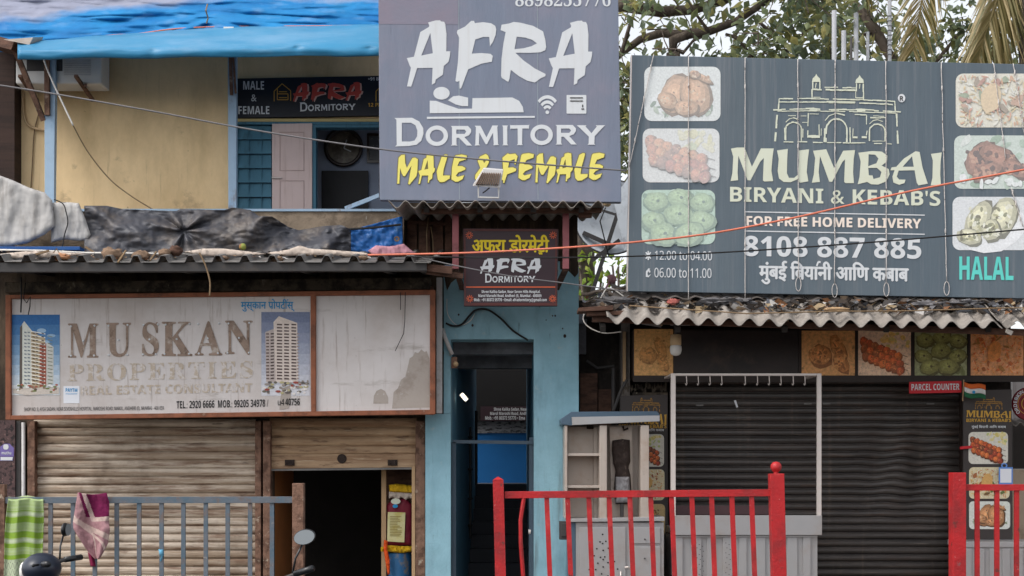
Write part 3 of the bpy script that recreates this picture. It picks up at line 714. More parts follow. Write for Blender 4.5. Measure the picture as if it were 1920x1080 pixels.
# ---- corrugated canopy with its angle frame
can = thing("corrugated_canopy", "grey trapezoid ribbed tin canopy over the property shop, littered with rubbish", "canopy", (X(400, -.6), -.6, Z(490, -1.1)))
b = MB(); corrugated(b, X(-160, -1.1), X(822, -1.1), -1.1, Z(484, -1.1), .2, Z(484, -1.1) + .27, .262, .032, 'trap', .006, 30, zslope=-.001)
b.build("sheet", M_TIN, can)
b = MB(); b.pquad([(-160, 493), (800, 490), (800, 507), (-160, 510)], -1.07, .012); b.pquad([(-160, 508.6), (800, 506), (800, 508), (-160, 510.6)], -1.056, .06)
b.build("edge_angle", M_ANGLE, can)
for px in (20, 150, 330, 560, 720, 790):
    b = MB(); b.bar((X(px, -1), -1.04, Z(503, -1.04)), (X(px, -1), .2, Z(503, -1.04) + .12), .05, .05); b.build("rafter", M_ANGLE, can)
b = MB(); b.bar(P(790, 501, -1.0), P(848, 507, -1.0), .07, .05); b.bar(P(800, 509, -.96), P(868, 518, -.9), .05, .05); b.build("beam_end", M_WOODDARK, can)

# ---- weathered signboard
sg = thing("signboard", "weathered white shop signboard with ghost letters, two tower pictures and a blank peeling right bay", "signboard", P(413, 785, -.35))
YS = -.42
b = MB()
b.pquad([(12, 553), (815, 543), (815, 552), (12, 560)], YS, .1); b.pquad([(12, 779), (815, 768), (815, 777), (12, 787)], YS, .1)
b.pquad([(10, 553), (20, 553), (20, 787), (10, 787)], YS - .003, .106); b.pquad([(806, 544), (816, 544), (816, 776), (806, 776)], YS - .003, .106)
b.pquad([(582, 551), (592, 551), (592, 772), (583, 772)], YS - .002, .104)
b.build("frame", M_FRAME, sg, bevel=.006)
b = MB(); b.pquad([(18, 557), (808, 548), (808, 771), (18, 782)], YS + .035, .03); b.build("panel", M_WHITESIGN, sg)
YP = YS + .035
b = MB()
GX = {'M': (127, 185), 'U': (199, 246), 'S': (266, 298), 'K': (303, 361), 'A': (365, 417), 'N': (422, 474)}
yl = lambda x: 609 - .018 * (x - 128)
for ch in "MUSKAN":
    x0, x1 = GX[ch]; T(b, ch, (x0 + 1, yl(x0) - 2, x1 - 1, yl(x0) + 61), YP, 'serif', .012)
b.build("ghost_lettering", M_GHOST, sg)
b = MB()
for ch in "MUSKAN":
    x0, x1 = GX[ch]; y0 = yl(x0)
    for fx, fy in ((.12, .97), (.88, .96), (.1, .05), (.9, .03), (.5, .5)):
        cx, cy = x0 + fx * (x1 - x0) + rnd.uniform(-2, 2), y0 + fy * 60
        b.revolve([(.001, -.016), (.010, -.012), (.012, 0)], P(cx, cy, YP), 'Y', 8)
b.build("screw", M_INK_W, sg)
b = MB(); T(b, "PROPERTIES", (127, 683, 474, 715), YP, 'serif', .01, -.018, 1.15); b.build("faded_lettering", M_GHOST2, sg)
b = MB(); T(b, "REAL ESTATE CONSULTANT", (152, 724, 473, 741), YP, 'bold', .01, -.018); b.build("faded_subtitle", M_GHOST2, sg)
b = MB(); T(b, "TEL.: 2920 6666  MOB.: 99205 34978 /", (331, 752, 503, 766), YP, 'bold', -.012, -.02); b.build("phone_lettering", M_INK_DARK, sg)
b = MB(); T(b, "u4", (521, 748, 533, 760), YP, 'regular', .01, off=.008); T(b, "40756", (535, 747, 562, 760), YP, 'bold', off=.008); b.build("phone_ending_lettering", M_INK_DARK, sg)
b = MB()
T(b, "SHOP NO. 8, AYSA SADAN, NEAR SEVENHILLS HOSPITAL, MAROSHI ROAD, MAROL, ANDHERI (E), MUMBAI - 400 059.", (45, 764, 308, 773), YP, 'regular', .008, -.01)
b.build("address_lettering", M_INK_DARK, sg)
b = MB()
deva(b, "मुस्कान पोपर्टीस्".replace("र्टी", "टी"), (452, 561, 552, 584), YP, .02, [("मुस्कान प", [(-.42, .2), (-.25, .02)], .07), ("मुस्कान पोपटी", [(-.06, .68), (.0, .85), (.12, .84)], .07)])
b.build("blue_lettering", M_INK_BLUE, sg)
def tower(x0, y0, x1, y1, kind):
    m = MB(); W, H = x1 - x0, y1 - y0; L = [.003]
    def q(c, pts):
        L[0] += .00004; m.layer = -1; m.col = lin(c); m.flat([[(x0 + a * W, y0 + bb * H) for a, bb in pts]], YP, L[0])
    if kind == 0:
        for k in range(8): q(mixc((38, 98, 158), (214, 218, 220), k / 7), [(0, k / 8), (1, k / 8), (1, (k + 1) / 8), (0, (k + 1) / 8)])
        for k in range(3): q((150, 180, 206), ell(rnd.uniform(.6, .95), rnd.uniform(.12, .5), rnd.uniform(.05, .12), rnd.uniform(.02, .04), 10))
        q((206, 208, 200), [(.17, .16), (.26, .08), (.42, .2), (.42, .92), (.16, .93)]); q((92, 84, 76), [(.17, .16), (.22, .12), (.22, .93), (.16, .93)])
        q((178, 160, 130), [(.4, .2), (.7, .3), (.7, .9), (.42, .92)]); q((150, 80, 62), [(.58, .35), (.72, .36), (.72, .88), (.58, .9)]); q((196, 196, 190), [(.72, .34), (.87, .4), (.87, .86), (.72, .88)])
        for k in range(15):
            yy = .2 + k * .045
            q((240, 236, 226), [(.4, yy), (.7, yy + .035), (.7, yy + .046), (.4, yy + .011)])
            for x in (.26, .33): q((110, 120, 130), [(x, yy + .01), (x + .05, yy + .015), (x + .05, yy + .03), (x, yy + .025)])
            for x in (.43, .5, .62): q((76, 60, 50), [(x, yy + .022), (x + .05, yy + .028), (x + .05, yy + .04), (x, yy + .034)])
            q((120, 128, 110), [(.75, yy + .06), (.85, yy + .07), (.85, yy + .08), (.75, yy + .07)])
        q((196, 186, 176), [(.02, .92), (.98, .9), (.98, .98), (.3, 1), (.02, .97)])
        for k in range(34): q(rnd.choice([(110, 120, 70), (140, 120, 100), (90, 70, 60), (226, 226, 224), (160, 90, 70)]), ell(rnd.uniform(.08, .95), rnd.uniform(.86, .96), rnd.uniform(.02, .05), .012, 7))
    else:
        for k in range(8): q(mixc((112, 122, 150), (206, 206, 212), k / 7), [(0, k / 8), (1, k / 8), (1, (k + 1) / 8), (0, (k + 1) / 8)])
        q((186, 172, 166), [(.08, .24), (.26, .2), (.3, .84), (.1, .84)]); q((214, 200, 190), [(.25, .12), (.36, .05), (.74, .13), (.76, .84), (.3, .84)])
        for k in range(18):
            yy = .14 + k * .038
            for x, w_ in ((.32, .11), (.47, .1), (.62, .1)): q((84, 66, 64), [(x, yy), (x + w_, yy + .004), (x + w_, yy + .02), (x, yy + .018)])
            if k > 2:
                q((96, 80, 76), [(.1, yy), (.16, yy), (.16, yy + .016), (.1, yy + .016)]); q((70, 56, 54), [(.19, yy), (.26, yy - .004), (.26, yy + .012), (.19, yy + .016)])
                q((160, 140, 132), [(.73, yy), (.78, yy), (.78, yy + .012), (.73, yy + .012)])
        for k in range(60): q(rnd.choice([(150, 140, 132), (110, 104, 92), (220, 214, 210), (96, 88, 84), (180, 170, 130), (150, 70, 60)]), ell(rnd.uniform(.04, .96), rnd.uniform(.82, .98), rnd.uniform(.02, .06), .015, 7))
    m.col = None
    return m
tower(22, 590, 112, 741, 0).build("tower_picture", M_PRINT, sg, recalc=False)
tower(490, 585, 581, 742, 1).build("tower_picture", M_PRINT, sg, recalc=False)
b = MB(); b.pbox(119, 724, 149, 756, YP - .003, .002); b.build("payment_sticker", M_PAPER, sg)
b = MB(); T(b, "PAYTM", (123, 728, 145, 735), YP - .003, 'bold', off=.002); b.rect(123, 738, 145, 739, YP - .003, .002); b.build("sticker_lettering", M_INK_BLUE, sg)
b = MB()                                                   # bare grey board where the white film has peeled off
b.flat([[(735, 766), (738, 735), (746, 728), (752, 712), (760, 706), (764, 690), (768, 672), (774, 668), (778, 660), (784, 662), (790, 655), (796, 660), (800, 658), (805, 672), (806, 764)]], YP, .002)
b.build("peeled_patch", M_PEEL, sg)
b = MB(); b.flat([[(700, 757), (701, 742), (706, 733), (714, 729), (722, 733), (728, 745), (728, 757)]], YP, .002); b.build("peeled_patch", M_PEEL, sg)
b = MB(); b.flat([[(524, 768), (526, 745), (529, 728), (544, 722), (546, 738), (541, 766)]], YP, .0045)
b.build("peeled_patch", M_PEEL, sg)
for pts in ([(760, 548), (759, 600), (757, 625), (741, 658)], [(751, 548), (751, 581)]):
    b = MB(); b.tube([P(x, y, YS - .02) for x, y in pts], .004, 6); b.build("loose_wire", M_CABLE, sg)
b = MB(); b.tube([P(40, 520, YS - .03), P(40, 560, YS - .04), P(39, 586, YS - .03)], .008, 6); b.tube([P(48, 530, YS - .03), P(44, 560, YS - .05), P(50, 568, YS - .04), P(57, 556, YS - .05), P(56, 575, YS - .03), P(53, 590, YS - .03)], .006, 6)
b.build("loose_wire", M_CABLE, sg, smooth=True)

# ---- grey drain pipe between the signboard and the blue wall
b = MB(); b.pbox(818, 520, 829, 775, -.2, .05); pipe = solo(b, "cable_duct", M_GREYPL, "grey vertical plastic duct between the white signboard and blue wall", "duct", bevel=.008)

# ================================================================== dormitory entrance (middle)
dorm = thing("dormitory_entrance", "narrow blue limewashed entrance building with a dark open stairway", "building", (X(940, 0), 0, 0))
b = MB()
b.pbox(797.5, 776, 845, 1180, 0, .35)
b.prism([P(x, y, 0.001) for x, y in ((832, 775.5), (832, 520), (862, 490), (1062, 490), (1085, 500), (1085, 1180), (1001, 1180), (1001, 636), (845, 636), (845, 775.5))], (0, .35, 0))
b.build("wall", M_BLUEWALL, dorm)
b = MB(); b.prism([P(x, y, .02) for x, y in ((757, 380), (1083, 380), (1083, 489), (757, 489))], (0, .3, 0)); b.prism([P(x, y, .02) for x, y in ((757, 490), (831, 490), (831, 775), (800, 775), (800, 540), (757, 540))], (0, .3, 0))
b.prism([P(x, y, -.002) for x, y in ((833, 519), (862, 489), (905, 489), (905, 494), (868, 512), (846, 530), (838, 545))], (0, .003, 0)); b.prism([P(x, y, -.002) for x, y in ((1050, 489), (1084, 489), (1084, 512), (1078, 520), (1066, 508), (1050, 505))], (0, .003, 0))
b.build("upper_plaster", M_DARKWALL, dorm)
for k, (x0, x1) in enumerate(((764, 781), (786, 806), (812, 830), (835, 846))):
    b = MB(); b.pquad([(x0, 404), (x1, 402), (x1 + 1, 482), (x0 - 1, 486)], -.02 - .008 * (k % 2), .035); b.build("timber_board", M_WOODDARK, dorm)
b = MB(); b.bar(P(765, 416, -.03), P(845, 421, -.03), .03, .03); b.build("timber_rail", M_WOODDARK, dorm)
for pts in ([(803, 408), (800, 440), (801, 480), (806, 512)], [(808, 425), (812, 452), (813, 500)]):
    b = MB(); b.tube([P(x, y, -.07) for x, y in pts], .006, 6); b.build("hanging_wire", M_CABLEYEL, dorm)
# passage
xl, xr, xl2, xr2 = X(845, 0), X(1001, 0), X(893, 5), X(987, 5)
b = MB()
b.prism([(xl - .12, .352, 0), (xl, .352, 0), (xl2, 5, 0), (xl2 - .12, 5, 0)], (0, 0, 3.4)); b.prism([(xr, .352, 0), (xr + .12, .352, 0), (xr2 + .12, 5, 0), (xr2, 5, 0)], (0, 0, 3.4))
b.build("passage_wall", M_INBLUE, dorm)
b = MB(); b.wbox((-1.2, .352, 3.1), (.8, 5.35, 3.2)); b.wbox((-1.2, .5, Z(664, .5)), (.8, .7, 3.099)); b.wbox((-1.2, 1.1, Z(690, 1.1)), (.8, 1.3, 3.099))
b.build("passage_ceiling", mat("sooty_whitewash", (140, 142, 148), .9, dirt=[((60, 60, 64), .5, .7, 3, V, .2)]), dorm)
b = MB(); b.wbox((-1.0, 6, 0), (.8, 6.1, 3.1)); b.build("landing_wall", M_BRBLUE, dorm)
b = MB(); b.wbox((-.9, 5.98, Z(812, 5.98)), (.7, 5.999, Z(790, 5.98))); b.build("dado_rail", M_MARBLE, dorm)
b = MB(); b.wbox((-.9, 5.9, Z(790, 5.95)), (.7, 5.97, 3.05)); b.build("landing_lintel", mat("near_black_lintel", (24, 23, 24), .9), dorm)  # near-black colour paints the passage's shade onto the lintel
b = MB()
for k in range(8): b.wbox((xl2 - .3, 2.9 + k * .27, 0), (xr2 + .1, 2.9 + (k + 1) * .27 - .001, .165 * (k + 1)))
b.wbox((xl2 - .5, 5.061, 0), (xr2 + .3, 6, 1.32))
b.build("stair", M_STAIR, dorm)
b = MB(); b.tube([P(893, 770, 4.2), P(893, 910, 4.2)], .02, 8); b.tube([P(882, 800, 3.2), P(882, 1010, 3.2)], .018, 8)
for y_ in (820, 880, 935, 985): b.tube([P(872, y_, 3.0), P(885, y_, 3.2)], .014, 6)
b.build("handrail", M_ANGLE, dorm)
# gate: header bar, left post and an opened leaf edge
b = MB(); b.bar(P(849, 828, .1), P(1000, 830, .1), .035, .04); b.bar(P(851, 829, .1), P(851, 1170, .1), .045, .04); b.bar(P(997, 820, .12), P(997, 1170, .12), .05, .04)
gt = b.build("gate_frame", mat("dark_blue_grey_gate", (66, 80, 92), .6), dorm)
b = MB(); b.wbox((X(992, .2), .2, .05), (X(999, .2), 1.1, 1.85)); b.build("gate_leaf", mat("dark_blue_grey_gate", (66, 80, 92)), dorm)
b = MB(); b.revolve([(.02, -.01), (.03, -.012), (.03, .012), (.02, .01)], P(993, 997, .12), 'X', 14, False); b.build("gate_ring", M_ALU, dorm)
# passage notice, tube light, camera on the jamb, cables on the lintel
nt_ = thing("notice_board", "dark maroon notice with white address lines over the blue landing", "sign", P(945, 790, 5.85))
b = MB(); b.pbox(901, 762, 989, 789, 5.86, .03); b.build("panel", M_MAROON, nt_)
b = MB(); T(b, "Shree Kalika Sadan, Near", (926, 764, 988, 771), 5.86, 'bold', 0); T(b, "Marol Maroshi Road, Andh", (919, 772, 988, 779), 5.86, 'bold', 0); T(b, "Mob.: +91 80372 55770 • Ema", (910, 780, 984, 787), 5.86, 'bold', 0)
b.build("lettering", M_INK_W, nt_)
tl = thing("tube_light", "small lit white tube lamp inside the dark passage", "lamp", P(869, 745, .9))
b = MB(); b.tube([P(866, 739, .9), P(874, 750, .9)], .016, 10); b.build("tube", M_TUBE, tl, smooth=True)
b = MB(); b.bar(P(864, 738, .93), P(876, 751, .93), .05, .02); b.build("fitting", M_WHITEPL, tl)
cm = thing("security_camera", "tan and grey camera bracket on the blue door jamb", "camera", P(850, 690, 0))
b = MB(); b.tube([P(830, 617, -.06), P(834, 632, -.08), P(848, 665, -.05)], .022, 10); b.build("conduit", M_GREYPL, cm, smooth=True)
b = MB(); b.pbox(846, 669, 857, 690, -.06, .06); b.build("bracket", M_RUSTPOST, cm, bevel=.006)
b = MB(); b.revolve([(.001, -.09), (.024, -.09), (.028, 0), (.001, .01)], P(855, 683, -.03), 'Y', 12); b.build("lens_tube", M_HOLDER, cm, smooth=True)
def cable(pts, y, r, m, label, name="cable", sm=8, ys=None, group=None, cat="cable"):
    """Hanging cable through photo pixels: Catmull-Rom through the points."""
    q = []; pp = [pts[0]] + list(pts) + [pts[-1]]
    yy = ys or [y] * len(pts); yy = [yy[0]] + list(yy) + [yy[-1]]
    ww = [P(a[0], a[1], c) for a, c in zip(pp, yy)]
    for i in range(1, len(ww) - 2):
        for k in range(sm):
            t = k / sm; p0, p1, p2, p3 = ww[i - 1:i + 3]
            q.append(.5 * ((2 * p1) + (p2 - p0) * t + (2 * p0 - 5 * p1 + 4 * p2 - p3) * t * t + (3 * p1 - p0 - 3 * p2 + p3) * t ** 3))
    q.append(ww[-2])
    m_ = MB(); m_.tube(q, r, 8)
    return solo(m_, name, m, label, cat, group, smooth=True)
cable([(836, 606), (850, 611), (866, 608), (880, 592), (893, 581), (915, 581), (940, 598), (962, 620), (990, 638)], -.03, .011, M_CABLE, "thick black cable looping over the blue lintel")
cable([(838, 560), (840, 590), (858, 610), (880, 603), (890, 588)], -.02, .004, M_CABLEWHITE, "thin white wire drooping beside the black cable on blue lintel")
b = MB()
for x, y, r in ((860, 590, .016), (1041, 592, .015), (1059, 630, .026), (1055, 616, .012), (1036, 592, .012), (886, 610, .02), (1024, 600, .01), (1012, 575, .01)):
    b.flat([ell(x, y, r * 110, r * 140, 9)], .001, .002)
b.build("wall_hole", M_CHAR, dorm)

# ---- small corrugated canopy over the entrance, on maroon posts
c2 = thing("corrugated_canopy", "small wavy cement sheet canopy under the grey dormitory billboard", "canopy", (X(930, -.6), -.6, Z(400, -.9)))
b = MB(); corrugated(b, X(728, -1.2), X(1133, -1.2), -1.2, Z(382, -1.2), .05, Z(382, -1.2) + .1, .1665, .033, 'sin', .008, 14, jag=.02, seed=4)
b.build("sheet", M_ASB, c2, smooth=True)
b = MB(); b.pquad([(790, 391), (1128, 389), (1128, 398), (790, 400)], -1.0, .06); b.pquad([(1085, 398.5), (1110, 398), (1110, 407), (1085, 408)], -.95, .06); b.build("beam", M_WOODDARK, c2, bevel=.004)
for x0, x1 in ((848, 860), (1055, 1067)):
    b = MB(); b.pbox(x0, 399, x1, 504, -.9, .055); b.build("post", M_PINKPAINT, c2, bevel=.004)
for a, c_ in (((855, 504), (866, 540)), ((1061, 504), (1044, 540))):
    b = MB(); b.bar(P(a[0], a[1], -.87), P(c_[0], c_[1], -.02), .045, .045); b.build("strut", M_WOODDARK, c2)
for x in (800, 900, 1000, 1090):
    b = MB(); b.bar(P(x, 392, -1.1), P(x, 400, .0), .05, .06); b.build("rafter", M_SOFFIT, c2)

# ---- hanging maroon signboard
hs_ = thing("signboard", "hanging dark maroon signboard with yellow Hindi heading above white brush lettering", "signboard", P(957, 573, -.8))
YH = -.82
b = MB(); b.pquad([(868, 428), (1047, 429), (1045, 574), (870, 574)], YH, .05); b.build("panel", M_MAROON, hs_, bevel=.004)
b = MB()
for q in ([(869, 429), (1046, 430), (1046, 434), (869, 433)], [(870, 568), (1045, 568), (1045, 573), (870, 573)], [(869, 434), (873, 434), (874, 568), (871, 568)], [(1041, 434), (1045, 434), (1044, 568), (1041, 568)]): b.flat([q], YH)
b.build("border", M_MAROONEDGE, hs_)
b = MB(); b.rect(872, 537, 1043, 539.4, YH)
for cx, cy in ((880, 441), (1037, 441), (881, 560), (1036, 560)):
    for k in range(10):
        a = R(k * 36 + 10); b.stroke([(cx + 2 * math.cos(a), cy + 2 * math.sin(a)), (cx + 7 * math.cos(a), cy + 7 * math.sin(a))], 1.5, YH)
b.build("ornament", M_INK_ORANGE, hs_)
b = MB(); deva(b, "अफरा डोरमेटी", (886, 441, 1029, 473), YH, .035, [("अफरा डोरमेट", [(-.42, -.02), (-.3, -.12)], .08), ("अफरा डोरमेट", [(-.3, -.02), (-.18, -.12)], .08)])
b.build("hindi_lettering", M_INK_BRYEL, hs_)
b = MB(); traced(b, BRUSH_AFRA, YH, box=(900, 483, 1015, 514)); b.build("brush_lettering", M_INK_W, hs_)
b = MB(); traced(b, COPPER, YH, box=(909, 513, 1004, 530)); b.build("serif_lettering", M_INK_W, hs_)
b = MB()
T(b, "Shree Kalika Sadan, Near Seven Hills Hospital,", (903, 544, 1013, 551), YH, 'bold'); T(b, "Marol Maroshi Road, Andheri (E), Mumbai - 400059.", (897, 551.5, 1016, 558.5), YH, 'bold'); T(b, "Mob.: +91 80372 55770 • Email: afradormitory@gmail.com", (889, 559, 1025, 566.5), YH, 'bold')
b.build("address_lettering", M_INK_W, hs_)

# ---- big grey dormitory billboard
ab = thing("billboard", "tall grey blue dormitory billboard with white brush lettering and a sleeping figure icon", "billboard", P(935, 375, -1.0))
YA = -1.0
b = MB(); b.pquad([(709, -80), (1158, -80), (1165, 379), (712, 375)], YA, .09); b.build("panel", M_AFRA, ab, bevel=.006)
b = MB()
for x in (716, 860, 1010, 1152): b.bar(P(x, -80, YA + .12), P(x, 372, YA + .12), .05, .05)
for y in (-60, 140, 360): b.bar(P(714, y, YA + .165), P(1160, y, YA + .165), .04, .04)
b.bar(P(720, 60, YA + .2), (X(730, .4), .5, Z(300, .4)), .05, .05); b.bar(P(1140, 60, YA + .2), (X(1070, .2), .2, Z(380, .2)), .05, .05)
b.build("back_frame", M_ANGLE, ab)
b = MB(); b.flat([[(709.5, -79), (858, -79), (859, 46), (709.8, 45)]], YA, .0015); b.build("vinyl_patch", mat("faded_mauve_vinyl", (134, 124, 138), .5, var=.06, dirt=[((120, 125, 141), .4, .7, 1.6, V, .2)]), ab)
b = MB()
for x in (859.5, 1007): b.flat([[(x, -79), (x + 1.1, -79), (x + 2.4, 374), (x + 1.3, 374)]], YA, .002)
b.build("vinyl_seam", mat("pale_seam", (148, 158, 166), .5), ab)
b = MB(); traced(b, BRUSH_AFRA, YA, fn=lambda a, c: (750 + a / 7.2, 20 + c / 7.2)); b.build("brush_lettering", M_INK_W, ab)
b = MB(); traced(b, COPPER, YA, fn=lambda a, c: (730 + a / 4.683, 155 + c / 4.683)); b.build("serif_lettering", M_INK_W, ab)
b = MB(); T(b, "8898255776", (966, -14, 1145, 12), YA, 'serif');  b.build("phone_lettering", M_INK_W, ab)
b = MB()
g = lambda pts: [(730 + a / 4.683, 155 + c / 4.683) for a, c in pts]
for r in (ell(458, 93, 72, 56), [(515, 155), (560, 120), (610, 113), (692, 132), (692, 206), (640, 206), (580, 190)], [(355, 158), (410, 160), (520, 200), (610, 230), (726, 228), (730, 136), (1080, 130), (1140, 160), (1172, 212), (1180, 260), (355, 268)], [(330, 300), (1278, 292), (1278, 308), (330, 318)]): b.flat([g(r)], YA)
b.build("bed_icon", M_INK_W, ab)
b = MB(); b.flat([g(ell(1387, 260, 16, 16, 16))], YA)
for ro, ri in ((152, 122), (106, 78), (64, 38)):
    b.flat([g(ell(1387, 262, ro * .75, ro, 16, -137, -43) + ell(1387, 262, ri * .75, ri, 16, -137, -43)[::-1])], YA)
b.build("wireless_icon", M_INK_W, ab)
b = MB(); b.flat([g(rrect(1556, 108, 1730, 272, 8))], YA); b.build("locker_icon", M_INK_W, ab)
b = MB()
for r in ([(1586, 128), (1700, 128), (1700, 137), (1586, 137)], [(1586, 156), (1700, 156), (1700, 165), (1586, 165)], [(1692, 192), (1702, 192), (1702, 216), (1692, 216)], [(1686, 226), (1710, 226), (1710, 236), (1686, 236)]): b.flat([g(r)], YA, .008)
b.build("locker_detail", M_ANGLE, ab)
b = MB(); mf = lambda a, c: (730 + a / 9.143, 270 + c / 9.143)
def grow(r, k):
    cx = sum(p[0] for p in r) / len(r); n = len(r); o = []
    ar = sum(r[i][0] * r[(i + 1) % n][1] - r[(i + 1) % n][0] * r[i][1] for i in range(n)); sg_ = 1 if ar > 0 else -1
    for i in range(n):
        (ax, ay), (bx, by), (dx, dy) = r[i - 1], r[i], r[(i + 1) % n]
        n1 = Vector((by - ay, -(bx - ax))); n2 = Vector((dy - by, -(dx - bx)))
        nn = (n1.normalized() + n2.normalized()); nn = nn.normalized() if nn.length > 1e-4 else n1.normalized()
        o.append((bx + sg_ * nn.x * k, by + sg_ * nn.y * k))
    return o
traced(b, [[grow(gp[0], 13)] for gp in BRUSH_MF], YA, fn=mf, off=.0035); b.build("lettering_outline", M_INK_OL, ab)
b = MB(); traced(b, BRUSH_MF, YA, fn=mf, off=.008); b.build("yellow_lettering", M_INK_Y, ab)

# ---- floodlight on the canopy, seen from behind its fins
fl = thing("floodlight", "small grey finned floodlight on a bracket below the yellow lettering", "floodlight", P(917, 373, -1.25))
YF = -1.3
b = MB(); b.prism([P(907, 316, YF), P(944, 319, YF), P(938, 353, YF - .02), P(886, 349, YF - .02)], (0, .04, .02)); b.build("housing", M_GREYPL, fl, bevel=.008)
b = MB()
for k in range(11):
    t = k / 10; b.bar(P(905 + 33 * t, 324 + 1 * t, YF - .012), P(893 + 40 * t, 346 + 1 * t, YF - .03), .008, .03)
b.build("fin", M_FINS, fl)
b = MB(); b.tube([P(897, 346, YF + .0), P(897, 370, YF + .02), P(935, 371, YF + .02), P(935, 350, YF + .0)], .009, 8); b.build("bracket", M_WHITEPL, fl)
b = MB(); b.tube([P(905, 362, YF + .02), P(912, 357, YF), P(918, 352, YF)], .006, 6); b.build("lead", M_CABLE, fl)

# ================================================================== yellow upper storey
up = thing("yellow_house", "yellow upper storey with pale blue posts and a doorway behind a concrete parapet", "house", (X(380, .5), .5, Z(470, .4)))
yw = .4
b = MB(); b.pbox(28, 60, 436, 480, yw, .15); b.pbox(436.5, 60, 760, 222, yw, .15); b.build("wall", M_YELLOW, up)
b = MB(); b.pbox(437, 222.5, 760, 228, yw - .03, .17); b.build("lintel", M_CREAM, up)
b = MB(); b.pquad([(83, 110), (104, 110), (100, 480), (84, 480)], 0, .07); b.build("post", M_BLUEPOST, up, bevel=.004)
b = MB(); b.pquad([(427, 100), (443, 100), (443, 392), (428, 392)], .1, .07); b.build("post", M_BLUEPOST, up, bevel=.004)
b = MB(); b.bar(P(432, 104, .06), P(434, 178, .06), .03, .03); b.bar(P(437, 104, .05), P(442, 175, .05), .02, .02); b.build("hanger_bracket", M_RUSTPOST, up)
b = MB(); b.bar(P(26, 88, -.3), P(82, 226, .02), .05, .05); b.bar(P(88, 112, -.02), P(89, 216, -.02), .05, .04); b.build("brace", M_RUSTPOST, up)
b = MB(); b.pbox(28, 395, 757, 500, -.12, .14); b.build("parapet", M_CONC, up)
b = MB(); b.pbox(28, 391.5, 757, 396, -.14, .2); b.build("coping", M_BLUEPOST, up)
b = MB(); b.wbox((X(28, yw), -.1, Z(485, yw)), (X(760, yw), 3.2, Z(478, yw))); b.build("balcony_floor", M_CONC, up)
# louvred board panel, door leaf, doorway and the room behind
b = MB(); n_ = 6
for k in range(n_):
    y0, y1 = 234 + k * 27, 234 + (k + 1) * 27
    b.prism([P(446, y1, yw - .02), P(509, y1, yw - .02), P(509, y0 + 2, yw + .012), P(446, y0 + 2, yw + .012)], (0, .03, 0))
for x in (466, 490): b.pbox(x, 240, x + .7, 396, yw - .018, .03)
b.pbox(437, 229, 446, 400, yw - .02, .1); b.pbox(446.3, 228.5, 760, 233, yw - .035, .1)
b.build("board_panel", M_TEAL, up)
dr = MB(); dr.pquad([(510, 232), (585, 231), (585, 396), (510, 396)], yw - .05, .04); dl = dr.build("door", M_DOOR, up, bevel=.004)
b = MB()
for q in ((524, 247, 570, 320), (524, 338, 570, 394)):
    b.pbox(q[0], q[1], q[2], q[1] + 1.2, yw - .056, .006); b.pbox(q[0], q[3] - 1.2, q[2], q[3], yw - .056, .006); b.pbox(q[0], q[1] + 1.3, q[0] + 1.2, q[3] - 1.3, yw - .056, .006); b.pbox(q[2] - 1.2, q[1] + 1.3, q[2], q[3] - 1.3, yw - .056, .006)
b.build("panel_moulding", mat("shadowed_door_trim", (176, 156, 152)), dl)
b = MB(); b.tube([P(510, 333, yw - .07), P(528, 333, yw - .07)], .008, 6); b.build("door_bolt", M_ALU, dl)
b = MB(); b.pbox(585.5, 233.5, 592, 396, yw - .03, .12); b.pbox(592.4, 233.5, 730, 239, yw - .03, .12); b.build("door_frame", M_TEAL, up)
rm = MB(); yr = 1.15
rm.wbox((X(437, yw), yr, Z(480, yw)), (X(850, yw), yr + .1, Z(150, yw))); rm.wbox((X(437, yw), .56, Z(480, yw)), (X(443, yw), yr, Z(150, yw))); rm.wbox((X(850, yw), .4, Z(480, yw)), (X(856, yw), yr, Z(150, yw))); rm.wbox((X(437, yw), .556, Z(150, yw)), (X(856, yw), yr + .1, Z(144, yw)))
rm.build("room_wall", mat("pale_blue_room", (150, 160, 180), .85), up)
b = MB(); b.pbox(603, 320, 690, 480, yr - .06, .05); b.pbox(622, 360, 680, 480, yr - .07, .008); b.build("inner_door", M_DARKDOOR, up)
b = MB(); b.bar(P(648, 391, .0), P(712, 366, -.2), .04, .03); b.build("stay_bar", M_BLUEPOST, up)
# wall clock and picture inside the room
ck = thing("wall_clock", "round dark rimmed wall clock seen through the upper doorway", "clock", P(645, 303, yr - .05))
b = MB(); b.revolve([(.2, -.03), (.222, -.05), (.2, -.06), (.18, -.05), (.178, -.03)], P(645, 278, yr), 'Y', 32, False); b.build("rim", M_CLOCK, ck, smooth=True)
b = MB(); b.revolve([(.001, -.034), (.179, -.033), (.179, -.02)], P(645, 278, yr), 'Y', 32); b.build("face", M_CLOCKFACE, ck)
b = MB(); b.stroke([(645, 278), (650, 262)], 2, yr - .036); b.stroke([(645, 278), (658, 284)], 2, yr - .036); b.build("hand", M_INK_W, ck)
pf = thing("picture_frame", "dark framed picture half hidden behind the grey blue billboard", "picture", P(704, 305, yr - .03))
b = MB()
for q in ((688, 250, 724, 255), (688, 300, 724, 305), (688, 255.2, 692, 299.8), (720, 255.2, 724, 299.8)): b.pbox(*q, yr - .03, .03)
b.build("frame", M_CLOCK, pf)
b = MB(); b.pbox(692.2, 255.2, 719.8, 299.8, yr - .015, .01); b.build("picture", mat("grey_picture_print", (92, 96, 100), .4, dirt=[((170, 170, 170), .25, .8, 18, V, .06)]), pf)
